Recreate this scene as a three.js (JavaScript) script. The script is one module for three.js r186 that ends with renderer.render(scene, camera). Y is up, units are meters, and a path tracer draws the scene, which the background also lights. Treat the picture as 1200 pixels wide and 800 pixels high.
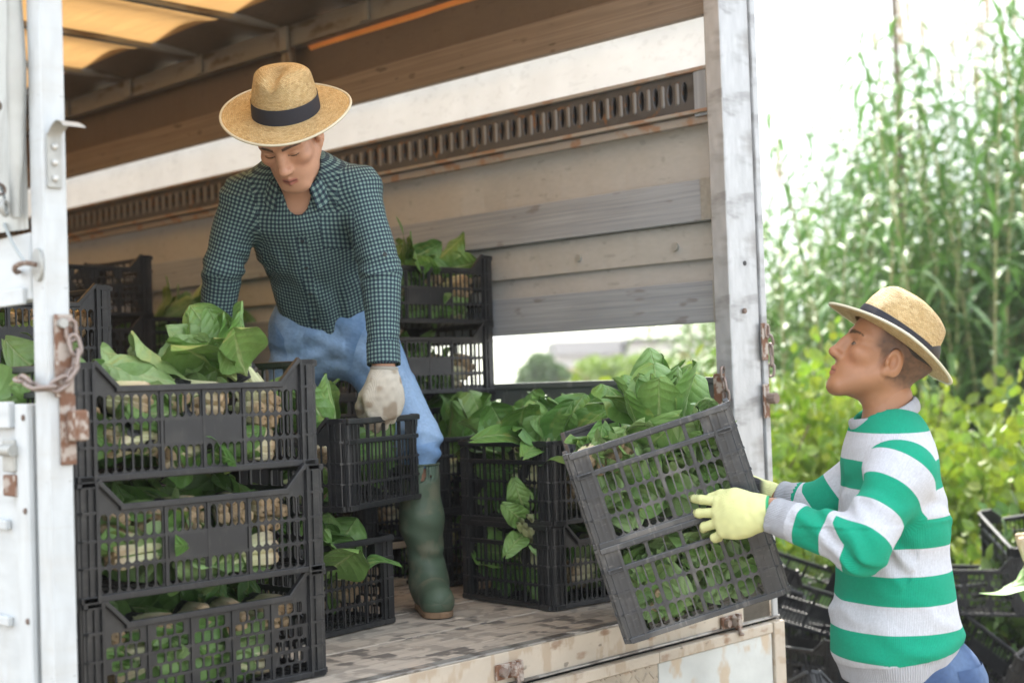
import * as THREE from 'three';
import { mergeGeometries } from 'three/addons/utils/BufferGeometryUtils.js';
import { RoundedBoxGeometry } from 'three/addons/geometries/RoundedBoxGeometry.js';

// ---------------------------------------------------------------- camera, sky, sun, exposure
// x runs along the rear edge of the truck bed, z towards the street behind the truck, y up, metres
const scene = new THREE.Scene();
const camera = new THREE.PerspectiveCamera(27.62, 1024 / 682, 0.1, 900);
camera.position.set(-1.247, 1.536, 2.337);
{
  const yaw = 0.798, pitch = 0.029, roll = -0.033;
  camera.rotation.set(pitch, -yaw, roll, 'YXZ');
}
camera.focus = 3.45;
camera.userData.fStop = 2.3;
const renderer = new THREE.WebGLRenderer({ antialias: true });
renderer.toneMapping = THREE.LinearToneMapping;
renderer.toneMappingExposure = 2.55;
renderer.shadowMap.enabled = true;

const DEG = Math.PI / 180;
// the sun stands behind the cane, high, almost straight ahead of the camera
const SUN_AZ = 0.72, SUN_EL = 54 * DEG;            // azimuth measured from -z towards +x
const sunDir = new THREE.Vector3(Math.sin(SUN_AZ) * Math.cos(SUN_EL), Math.sin(SUN_EL), -Math.cos(SUN_AZ) * Math.cos(SUN_EL));
{
  const w = 512, h = 256, data = new Float32Array(w * h * 4);
  for (let j = 0; j < h; j++) {
    const lat = (j + 0.5) / h * Math.PI - Math.PI / 2;              // row 0 is the bottom
    for (let i = 0; i < w; i++) {
      const lon = (i + 0.5) / w * 2 * Math.PI - Math.PI;
      const dx = Math.cos(lat) * Math.cos(lon), dy = Math.sin(lat), dz = Math.cos(lat) * Math.sin(lon);
      const c = Math.max(0, dx * sunDir.x + dy * sunDir.y + dz * sunDir.z);
      const up = Math.max(0, dy);
      // thin bright summer haze: pale all over, whiter at the horizon and round the sun
      const hz = Math.exp(-up * 3.2);
      const glow = 0.55 * Math.pow(c, 5) + 1.1 * Math.pow(c, 40);
      const k = (j * w + i) * 4;
      data[k] = 0.80 + 0.22 * hz + glow * 1.05;
      data[k + 1] = 0.88 + 0.18 * hz + glow * 1.0;
      data[k + 2] = 1.0 + 0.08 * hz + glow * 0.9;
      data[k + 3] = 1;
    }
  }
  const sky = new THREE.DataTexture(data, w, h, THREE.RGBAFormat, THREE.FloatType);
  sky.mapping = THREE.EquirectangularReflectionMapping;
  sky.magFilter = THREE.LinearFilter; sky.minFilter = THREE.LinearFilter;
  sky.needsUpdate = true;
  scene.background = sky; scene.environment = sky;
  scene.backgroundIntensity = 1; scene.environmentIntensity = 1;
}
const sun = new THREE.DirectionalLight(new THREE.Color().setRGB(1, 0.93, 0.84), 4.6);
sun.position.copy(sunDir).multiplyScalar(30).add(new THREE.Vector3(1, 0.9, 0));
sun.target.position.set(1, 0.9, 0);
sun.castShadow = true; sun.shadow.mapSize.set(2048, 2048);
Object.assign(sun.shadow.camera, { left: -9, right: 9, top: 9, bottom: -9, near: 1, far: 80 });
sun.shadow.radius = 2;
scene.add(sun, sun.target);
scene.fog = new THREE.FogExp2(new THREE.Color(0.93, 0.95, 0.96), 0.0014);

// ---------------------------------------------------------------- helpers
function mulberry(a) { return () => { a |= 0; a = a + 0x6D2B79F5 | 0; let t = Math.imul(a ^ a >>> 15, 1 | a); t = t + Math.imul(t ^ t >>> 7, 61 | t) ^ t; return ((t ^ t >>> 14) >>> 0) / 4294967296; }; }
const rnd = mulberry(20241);
const R = (a, b, r = rnd) => a + (b - a) * r();
const clamp = (x, a = 0, b = 1) => Math.min(b, Math.max(a, x));
const sstep = (a, b, x) => { const t = clamp((x - a) / (b - a)); return t * t * (3 - 2 * t); };
const lerp = (a, b, t) => a + (b - a) * t;
const V = (x, y, z) => new THREE.Vector3(x, y, z);
const UP = V(0, 1, 0);
function hash2(x, y, s) { let h = Math.imul(x, 374761393) ^ Math.imul(y, 668265263) ^ Math.imul(s, 2147483629); h = Math.imul(h ^ h >>> 13, 1274126177); return ((h ^ h >>> 16) >>> 0) / 4294967296; }
function noise2(x, y, px, py, s) {                                // tiling value noise
  const xi = Math.floor(x), yi = Math.floor(y), fx = x - xi, fy = y - yi;
  const u = fx * fx * (3 - 2 * fx), v = fy * fy * (3 - 2 * fy), m = (a, n) => ((a % n) + n) % n;
  const a = hash2(m(xi, px), m(yi, py), s), b = hash2(m(xi + 1, px), m(yi, py), s), c = hash2(m(xi, px), m(yi + 1, py), s), d = hash2(m(xi + 1, px), m(yi + 1, py), s);
  return a + (b - a) * u + (c - a) * v + (a - b - c + d) * u * v;
}
function fbm(u, v, fx, fy, oct, s) { let r = 0, a = 0.5, n = 0; for (let o = 0; o < oct; o++) { r += a * noise2(u * fx, v * fy, fx, fy, s + o * 17); n += a; a *= 0.5; fx *= 2; fy *= 2; } return r / n; }
function hash3(x, y, z, s) { let h = Math.imul(x, 374761393) ^ Math.imul(y, 668265263) ^ Math.imul(z, 1103515245) ^ Math.imul(s, 2147483629); h = Math.imul(h ^ h >>> 13, 1274126177); return ((h ^ h >>> 16) >>> 0) / 4294967296; }
function noise3(x, y, z, s = 0) {
  const xi = Math.floor(x), yi = Math.floor(y), zi = Math.floor(z); let fx = x - xi, fy = y - yi, fz = z - zi;
  fx = fx * fx * (3 - 2 * fx); fy = fy * fy * (3 - 2 * fy); fz = fz * fz * (3 - 2 * fz);
  let r = 0; for (let k = 0; k < 8; k++) { const a = k & 1, b = k >> 1 & 1, c = k >> 2; r += hash3(xi + a, yi + b, zi + c, s) * (a ? fx : 1 - fx) * (b ? fy : 1 - fy) * (c ? fz : 1 - fz); }
  return r * 2 - 1;
}
// a computed texture; fn(u, v) gives [r, g, b] linear or a number; size is [metres across u, metres across v]
function tex(w, h, fn, size = [1, 1], colour = true) {
  const d = new Uint8Array(w * h * 4), enc = (x) => { x = clamp(x); return Math.round(255 * (colour ? (x <= 0.0031308 ? 12.92 * x : 1.055 * Math.pow(x, 1 / 2.4) - 0.055) : x)); };
  for (let j = 0; j < h; j++) for (let i = 0; i < w; i++) {
    const c = fn((i + 0.5) / w, (j + 0.5) / h), k = (j * w + i) * 4;
    if (typeof c === 'number') { d[k] = d[k + 1] = d[k + 2] = enc(c); } else { d[k] = enc(c[0]); d[k + 1] = enc(c[1]); d[k + 2] = enc(c[2]); }
    d[k + 3] = 255;
  }
  const t = new THREE.DataTexture(d, w, h, THREE.RGBAFormat);
  t.wrapS = t.wrapT = THREE.RepeatWrapping; t.magFilter = THREE.LinearFilter; t.minFilter = THREE.LinearMipmapLinearFilter; t.generateMipmaps = true;
  if (colour) t.colorSpace = THREE.SRGBColorSpace;
  t.repeat.set(1 / size[0], 1 / size[1]); t.needsUpdate = true; return t;
}
const mix3 = (a, b, t) => [lerp(a[0], b[0], t), lerp(a[1], b[1], t), lerp(a[2], b[2], t)];
const mul3 = (a, k) => [a[0] * k, a[1] * k, a[2] * k];
const lin = (r, g, b) => new THREE.Color().setRGB(r, g, b);
const std = (o) => { const m = new THREE.MeshStandardMaterial({ roughness: 0.7, metalness: 0, side: THREE.DoubleSide, ...o }); return m; };
const phy = (o) => new THREE.MeshPhysicalMaterial({ roughness: 0.8, metalness: 0, side: THREE.DoubleSide, ...o });

const used = new Map();
function numbered(n) { const k = used.get(n) || 0; used.set(n, k + 1); return k ? `${n}_${String(k).padStart(3, '0')}` : n; }
function mesh(name, geo, mat, parent) { const m = new THREE.Mesh(Array.isArray(geo) ? merge(geo) : geo, mat); m.name = name; m.castShadow = m.receiveShadow = true; parent.add(m); return m; }
function thing(name, label, category, group) { const g = new THREE.Group(); g.name = numbered(name); g.userData = { label, category }; if (group) g.userData.group = group; scene.add(g); return g; }
function struct(name, geo, mat) { const m = mesh(name, geo, mat, scene); m.userData.kind = 'structure'; return m; }
function clean(g) { const o = g.index ? g.toNonIndexed() : g; for (const k of Object.keys(o.attributes)) if (!['position', 'normal', 'uv', 'color'].includes(k)) o.deleteAttribute(k); if (!o.attributes.uv) o.setAttribute('uv', new THREE.BufferAttribute(new Float32Array(o.attributes.position.count * 2), 2)); return o; }
function merge(list) { const l = list.map(clean); const c = l.some(g => g.attributes.color); if (c) for (const g of l) if (!g.attributes.color) g.setAttribute('color', new THREE.BufferAttribute(new Float32Array(g.attributes.position.count * 3).fill(1), 3)); return mergeGeometries(l); }
// uv in metres from the dominant direction of each face; grain = the axis that u follows
function boxUV(g, grain = 'x', off = 0) {
  g = clean(g); const p = g.attributes.position, n = g.attributes.normal, uv = g.attributes.uv, G = { x: 0, y: 1, z: 2 }[grain];
  for (let i = 0; i < p.count; i += 3) {
    const a = [0, 1, 2].map(k => Math.abs(n.getComponent(i, k) + n.getComponent(i + 1, k) + n.getComponent(i + 2, k)));
    const d = a.indexOf(Math.max(...a)); let u = G, v;
    if (d === G) { u = (G + 1) % 3; v = (G + 2) % 3; } else v = 3 - d - G;
    for (let k = i; k < i + 3; k++) uv.setXY(k, p.getComponent(k, u) + off, p.getComponent(k, v) + off * 0.37);
  }
  return g;
}
function box(w, h, d, x = 0, y = 0, z = 0, r = 0.003, grain = 'x', off = 0) {
  const g = r > 0 ? new RoundedBoxGeometry(w, h, d, 1, Math.min(r, w / 2.01, h / 2.01, d / 2.01)) : new THREE.BoxGeometry(w, h, d);
  return boxUV(g, grain, off + x * 0.7 + y * 1.3 + z * 0.9).translate(x, y, z);
}
function plain(w, h, d, x = 0, y = 0, z = 0) { return clean(new THREE.BoxGeometry(w, h, d)).translate(x, y, z); }
function tube(pts, r, seg = 12, rad = 6, closed = false) { return new THREE.TubeGeometry(new THREE.CatmullRomCurve3(pts.map(p => p.isVector3 ? p : V(...p)), closed), seg, r, rad, closed); }
// a sheet through a grid of points f(s, t) -> [x, y, z], uv in metres
function sheet(f, ns, nt, us = 1, vs = 1) {
  const P = [], UV = [], I = [];
  for (let j = 0; j <= nt; j++) for (let i = 0; i <= ns; i++) { P.push(...f(i / ns, j / nt)); UV.push(i / ns * us, j / nt * vs); }
  for (let j = 0; j < nt; j++) for (let i = 0; i < ns; i++) { const a = j * (ns + 1) + i; I.push(a, a + 1, a + ns + 2, a, a + ns + 2, a + ns + 1); }
  const g = new THREE.BufferGeometry(); g.setAttribute('position', new THREE.Float32BufferAttribute(P, 3)); g.setAttribute('uv', new THREE.Float32BufferAttribute(UV, 2)); g.setIndex(I); g.computeVertexNormals(); return g;
}
// ---------------------------------------------------------------- materials
const bump1 = tex(512, 512, (u, v) => fbm(u, v, 24, 24, 4, 5), [0.5, 0.5], false);
const grime = (u, v, s) => sstep(0.5, 0.75, fbm(u, v, 5, 5, 5, s));
const M = {};
M.postWhite = std({ map: tex(512, 1024, (u, v) => {
  const st = fbm(u, v, 5, 40, 3, 11), g = grime(u, v, 12), sc = fbm(u, v, 90, 7, 3, 13);
  let c = [0.52, 0.55, 0.565]; c = mix3(c, [0.44, 0.43, 0.40], 0.4 * g + 0.2 * sstep(0.66, 0.85, sc)); c = mul3(c, 0.9 + 0.2 * st);
  const chip = sstep(0.86, 0.92, fbm(u, v, 30, 24, 3, 14)); return mix3(c, [0.16, 0.145, 0.13], 0.7 * chip);
}, [0.35, 0.7]), roughness: 0.5, bumpMap: bump1, bumpScale: 0.0008 });
M.postGrey = std({ map: tex(512, 1024, (u, v) => {
  const st = fbm(u, v, 5, 50, 3, 21), g = grime(u, v, 22);
  let c = mix3([0.44, 0.45, 0.46], [0.25, 0.24, 0.23], 0.7 * g); c = mul3(c, 0.85 + 0.3 * st);
  const rub = sstep(0.6, 0.72, fbm(u, v, 6, 5, 4, 23)); return mix3(c, [0.13, 0.12, 0.115], 0.55 * rub * fbm(u, v, 30, 30, 2, 2));
}, [0.3, 0.9]), roughness: 0.42, metalness: 0.35, bumpMap: bump1, bumpScale: 0.001 });
const woodTex = (a, b, dark, s) => tex(1024, 256, (u, v) => {
  const g = fbm(u, v, 4, 60, 4, s), f = fbm(u, v, 10, 120, 2, s + 3), p = fbm(u, v, 6, 3, 4, s + 7), k = sstep(0.72, 0.86, fbm(u, v, 16, 12, 3, s + 9));
  let c = mix3(a, b, clamp(g * 1.5 - 0.25)); c = mul3(c, 0.84 + 0.28 * p + 0.14 * (f - 0.5)); return mix3(c, dark, k * 0.65);
}, [1.4, 0.28]);
const woodBump = tex(1024, 256, (u, v) => 0.6 * fbm(u, v, 5, 80, 4, 41) + 0.4 * fbm(u, v, 20, 16, 3, 42), [1.4, 0.28], false);
M.boardGrey = std({ map: woodTex([0.27, 0.295, 0.33], [0.38, 0.405, 0.44], [0.17, 0.16, 0.15], 31), roughness: 0.62, bumpMap: woodBump, bumpScale: 0.0015 });
M.boardBrown = std({ map: woodTex([0.20, 0.155, 0.12], [0.29, 0.235, 0.185], [0.08, 0.06, 0.045], 35), roughness: 0.75, bumpMap: woodBump, bumpScale: 0.0018 });
M.dropSide = std({ map: tex(512, 256, (u, v) => { const g = fbm(u, v, 6, 5, 5, 51), s = sstep(0.7, 0.8, fbm(u, v, 60, 8, 3, 52)); return mix3(mul3([0.115, 0.135, 0.135], 0.75 + 0.5 * g), [0.33, 0.34, 0.33], s * 0.35); }, [1, 0.5]), roughness: 0.45, metalness: 0.2, bumpMap: bump1, bumpScale: 0.0006 });
const tarpBump = tex(512, 512, (u, v) => 0.75 * fbm(u, v, 22, 3, 3, 61) + 0.25 * fbm(u, v, 5, 5, 4, 62), [1.2, 0.5], false);
const tarpMap = (c, c2, s) => tex(512, 512, (u, v) => { const f = fbm(u, v, 4, 3, 5, s), sp = sstep(0.7, 0.85, fbm(u, v, 30, 24, 3, s + 3)); return mix3(mul3(mix3(c, c2, f), 0.95 + 0.1 * fbm(u, v, 60, 60, 2, s + 5)), mul3(c2, 0.6), sp * 0.4); }, [1.2, 0.5]);
M.tarpBeige = phy({ map: tarpMap([0.50, 0.495, 0.475], [0.40, 0.395, 0.375], 64), roughness: 0.6, bumpMap: tarpBump, bumpScale: 0.006 });
M.tarpBrown = phy({ map: tarpMap([0.19, 0.145, 0.105], [0.13, 0.1, 0.075], 66), roughness: 0.65, bumpMap: tarpBump, bumpScale: 0.006 });
M.tarpWhite = phy({ map: tex(512, 256, (u, v) => mul3([0.80, 0.83, 0.85], 0.86 + 0.2 * fbm(u, v, 7, 4, 5, 68) - 0.07 * sstep(0.6, 0.75, fbm(u, v, 40, 24, 3, 69))), [1.1, 0.4]), roughness: 1, transmission: 0.25, thickness: 0, bumpMap: tarpBump, bumpScale: 0.003 });
M.tarpOrange = phy({ map: tex(512, 512, (u, v) => mul3([0.93, 0.54, 0.20], 0.86 + 0.2 * fbm(u, v, 4, 14, 4, 71)), [1.6, 1.2]), roughness: 0.9, transmission: 0.23, thickness: 0, bumpMap: tarpBump, bumpScale: 0.008 });
M.tarpOuter = phy({ map: tex(512, 512, (u, v) => mix3(mul3([0.52, 0.54, 0.52], 0.9 + 0.2 * fbm(u, v, 6, 6, 4, 73)), [0.33, 0.33, 0.31], grime(u, v, 74) * 0.6), [0.8, 0.8]), roughness: 0.55, bumpMap: bump1, bumpScale: 0.001 });
M.railSteel = std({ map: tex(512, 256, (u, v) => { const g = grime(u, v, 81), r = sstep(0.66, 0.8, fbm(u, v, 24, 10, 4, 82)); return mix3(mix3([0.105, 0.108, 0.115], [0.07, 0.068, 0.066], g), [0.24, 0.125, 0.06], r * 0.8); }, [0.8, 0.3]), roughness: 0.5, metalness: 0.45, bumpMap: bump1, bumpScale: 0.001 });
M.railLip = std({ map: tex(512, 128, (u, v) => { const r = sstep(0.5, 0.72, fbm(u, v, 18, 5, 4, 84)); return mix3([0.36, 0.33, 0.295], [0.33, 0.17, 0.085], r * 0.75); }, [0.9, 0.2]), roughness: 0.7, bumpMap: bump1, bumpScale: 0.0015 });
M.bow = std({ map: tex(256, 128, (u, v) => mul3(mix3([0.30, 0.285, 0.25], [0.17, 0.13, 0.09], grime(u, v, 86)), 0.9 + 0.2 * fbm(u, v, 9, 30, 3, 87)), [0.7, 0.2]), roughness: 0.5, metalness: 0.4 });
M.deck = std({ map: tex(1024, 256, (u, v) => {
  const g = fbm(u, v, 5, 26, 4, 91), wear = sstep(0.46, 0.6, fbm(u, v, 26, 5, 4, 92)), blot = sstep(0.55, 0.7, fbm(u, v, 5, 3, 4, 93)), f = fbm(u, v, 8, 90, 3, 94);
  let c = mul3([0.44, 0.385, 0.32], 0.74 + 0.5 * g); c = mix3(c, [0.085, 0.078, 0.072], 0.85 * wear * (0.45 + 0.55 * blot)); return mul3(c, 0.86 + 0.28 * f);
}, [1.1, 0.22]), roughness: 0.72, bumpMap: woodBump, bumpScale: 0.002 });
M.sill = std({ map: tex(1024, 256, (u, v) => {
  const g = fbm(u, v, 9, 3, 5, 95), dr = sstep(0.54, 0.72, fbm(u, v, 42, 3, 4, 96)), rust = sstep(0.68, 0.84, fbm(u, v, 14, 5, 5, 97)), k = sstep(0.76, 0.84, fbm(u, v, 30, 12, 3, 98));
  let c = mul3([0.52, 0.455, 0.37], 0.82 + 0.36 * g); c = mix3(c, [0.36, 0.255, 0.16], 0.5 * dr); c = mix3(c, [0.22, 0.105, 0.045], rust * 0.7); return mix3(c, [0.09, 0.075, 0.06], k * 0.6);
}, [1.3, 0.2]), roughness: 0.62, bumpMap: bump1, bumpScale: 0.0012 });
M.sillEdge = std({ map: tex(512, 64, (u, v) => mul3(mix3([0.40, 0.39, 0.37], [0.17, 0.155, 0.14], sstep(0.45, 0.65, fbm(u, v, 16, 3, 4, 99))), 0.95), [0.8, 0.1]), roughness: 0.45, metalness: 0.5 });
M.gatePale = std({ map: tex(512, 256, (u, v) => { const g = fbm(u, v, 6, 5, 5, 101), r = sstep(0.56, 0.74, fbm(u, v, 10, 4, 5, 102)); return mix3(mul3([0.56, 0.58, 0.56], 0.82 + 0.34 * g), [0.50, 0.37, 0.23], r * 0.75); }, [0.7, 0.35]), roughness: 0.6, bumpMap: bump1, bumpScale: 0.001 });
// tread plate: raised bars in alternate directions
const tread = (u, v) => { const n = 12, i = Math.floor(u * n), j = Math.floor(v * n), x = u * n - i - 0.5, y = v * n - j - 0.5, s = (i + j) % 2 ? 1 : -1; const a = (x + s * y) * 0.707, b = (x - s * y) * 0.707; return 1 - sstep(0.06, 0.13, Math.abs(b)) * 1 - sstep(0.36, 0.46, Math.abs(a)); };
M.tread = std({ map: tex(512, 512, (u, v) => mix3(mul3([0.42, 0.365, 0.29], 0.8 + 0.4 * fbm(u, v, 8, 8, 4, 104)), [0.30, 0.18, 0.10], sstep(0.55, 0.72, fbm(u, v, 5, 5, 5, 105)) * 0.7), [0.36, 0.36]), bumpMap: tex(512, 512, (u, v) => clamp(tread(u, v)), [0.36, 0.36], false), bumpScale: 0.0035, roughness: 0.55, metalness: 0.2 });
M.rust = std({ map: tex(256, 256, (u, v) => { const g = fbm(u, v, 8, 8, 5, 107); return mix3([0.17, 0.085, 0.05], [0.40, 0.35, 0.31], sstep(0.38, 0.62, g)); }, [0.12, 0.12]), roughness: 0.8, bumpMap: bump1, bumpScale: 0.002 });
M.chain = std({ map: tex(128, 128, (u, v) => mix3([0.33, 0.31, 0.30], [0.24, 0.115, 0.06], sstep(0.42, 0.62, fbm(u, v, 8, 8, 4, 109))), [0.05, 0.05]), roughness: 0.5, metalness: 0.6 });
M.galv = std({ map: tex(256, 256, (u, v) => mul3([0.40, 0.405, 0.385], 0.8 + 0.35 * fbm(u, v, 14, 14, 4, 110)), [0.15, 0.15]), roughness: 0.5, metalness: 0.35 });
M.rivet = std({ color: lin(0.55, 0.55, 0.53), roughness: 0.4, metalness: 0.5 });
M.strap = std({ map: tex(256, 64, (u, v) => mul3([0.40, 0.44, 0.45], 0.8 + 0.3 * fbm(u, v, 40, 6, 2, 111)), [0.3, 0.05]), roughness: 0.75 });
M.ribSteel = std({ color: lin(0.22, 0.22, 0.22), roughness: 0.5, metalness: 0.3 });
M.darkSteel = std({ color: lin(0.05, 0.05, 0.05), roughness: 0.6, metalness: 0.3 });
M.rubber = std({ color: lin(0.025, 0.025, 0.027), roughness: 0.8 });
M.palletWood = std({ map: woodTex([0.30, 0.23, 0.15], [0.42, 0.33, 0.23], [0.15, 0.1, 0.07], 113), roughness: 0.8 });
// crates: black polypropylene, scuffed and dusty
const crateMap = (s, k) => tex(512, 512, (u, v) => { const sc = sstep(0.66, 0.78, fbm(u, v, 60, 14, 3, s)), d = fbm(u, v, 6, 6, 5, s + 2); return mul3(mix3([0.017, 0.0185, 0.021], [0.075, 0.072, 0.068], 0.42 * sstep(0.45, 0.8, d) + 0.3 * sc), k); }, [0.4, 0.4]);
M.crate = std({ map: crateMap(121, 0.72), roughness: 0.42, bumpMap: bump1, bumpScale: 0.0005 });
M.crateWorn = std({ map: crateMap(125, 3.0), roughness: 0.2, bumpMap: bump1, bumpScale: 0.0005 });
M.tag = std({ map: tex(64, 64, (u, v) => mul3([0.7, 0.7, 0.72], 0.9 + 0.1 * fbm(u, v, 8, 8, 2, 127))), roughness: 0.6 });
// leaves: u runs across the blade (0.5 = midrib), v from stalk to tip
const leafTex = (dark, pale, s, stalk = 0.2) => tex(256, 512, (u, v) => {
  const x = Math.abs(u - 0.5) * 2, side = (v + x * 0.16) * 8 + (u < 0.5 ? 0.35 : 0) + 0.5 * (fbm(u, v, 5, 5, 2, s) - 0.5);
  const vein = (1 - sstep(0.0, 0.11 + 0.05 * (1 - x), Math.abs(side - Math.round(side)))) * (1 - x * 0.75) * sstep(0.28, 0.45, v);
  const mid = 1 - sstep(lerp(0.10, 0.012, sstep(0.2, 0.8, v)), lerp(0.16, 0.03, sstep(0.2, 0.8, v)), x);
  const net = sstep(0.5, 0.62, fbm(u, v, 20, 30, 3, s + 4)), m = fbm(u, v, 3, 4, 4, s + 6), bl = fbm(u, v, 12, 20, 3, s + 8);
  let c = mul3(mix3(dark, pale, 0.16 * net + 0.35 * m), 0.74 + 0.3 * m + 0.22 * bl);
  c = mix3(c, [0.34, 0.45, 0.17], 0.2 * vein); c = mix3(c, [0.40, 0.50, 0.22], 0.6 * mid);
  const st = 1 - sstep(stalk - 0.08, stalk + 0.07, v); c = mix3(c, mul3([0.46, 0.56, 0.23], 0.85 + 0.3 * fbm(u, v, 30, 4, 3, s + 9)), st * (0.4 + 0.6 * (1 - x * 0.3)));
  const yl = sstep(0.68, 0.8, fbm(u, v, 4, 5, 4, s + 12)); return mix3(c, [0.40, 0.38, 0.08], yl * 0.3);
});
const leafBump = tex(256, 512, (u, v) => { const x = Math.abs(u - 0.5) * 2, side = (v + x * 0.16) * 8 + (u < 0.5 ? 0.35 : 0); return 0.3 * Math.abs(Math.sin(side * Math.PI)) * (1 - 0.5 * x) + 0.35 * fbm(u, v, 9, 14, 4, 131) + 0.2 * sstep(0.1, 0, x); }, [1, 1], false);
const leafM = (d, p, s) => phy({ map: leafTex(d, p, s), bumpMap: leafBump, bumpScale: 0.006, roughness: 0.46, transmission: 0.16, thickness: 0 });
M.leaf = [leafM([0.105, 0.235, 0.045], [0.19, 0.35, 0.085], 133), leafM([0.075, 0.19, 0.038], [0.14, 0.295, 0.06], 139), leafM([0.14, 0.275, 0.065], [0.24, 0.39, 0.115], 145), leafM([0.22, 0.35, 0.125], [0.33, 0.46, 0.19], 151)];
M.base = std({ vertexColors: true, roughness: 0.5, bumpMap: bump1, bumpScale: 0.001 });
M.tie = std({ map: tex(128, 64, (u, v) => mul3([0.014, 0.014, 0.017], 0.7 + 0.8 * fbm(u, v, 12, 20, 3, 157)), [1, 1]), roughness: 0.3, bumpMap: tex(128, 64, (u, v) => fbm(u, v, 4, 14, 3, 158), [1, 1], false), bumpScale: 0.004 });
M.earth = std({ map: tex(1024, 1024, (u, v) => { const g = fbm(u, v, 6, 6, 6, 161), st = sstep(0.62, 0.72, fbm(u, v, 70, 70, 3, 163)); return mix3(mul3([0.20, 0.165, 0.12], 0.65 + 0.7 * g), [0.34, 0.31, 0.26], st * 0.6); }, [4, 4]), roughness: 0.95, bumpMap: tex(512, 512, (u, v) => fbm(u, v, 20, 20, 5, 165), [2, 2], false), bumpScale: 0.03 });
// ---------------------------------------------------------------- ground
struct('ground', (() => {
  const g = new THREE.PlaneGeometry(500, 500, 200, 200).rotateX(-Math.PI / 2); const p = g.attributes.position, uv = g.attributes.uv;
  for (let i = 0; i < p.count; i++) { const x = p.getX(i), z = p.getZ(i); p.setY(i, -0.02 + 0.05 * noise3(x * 0.4, 0, z * 0.4, 3) * sstep(1, 5, Math.hypot(x - 2, z))); uv.setXY(i, x, z); }
  g.computeVertexNormals(); return g;
})(), M.earth);

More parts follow.
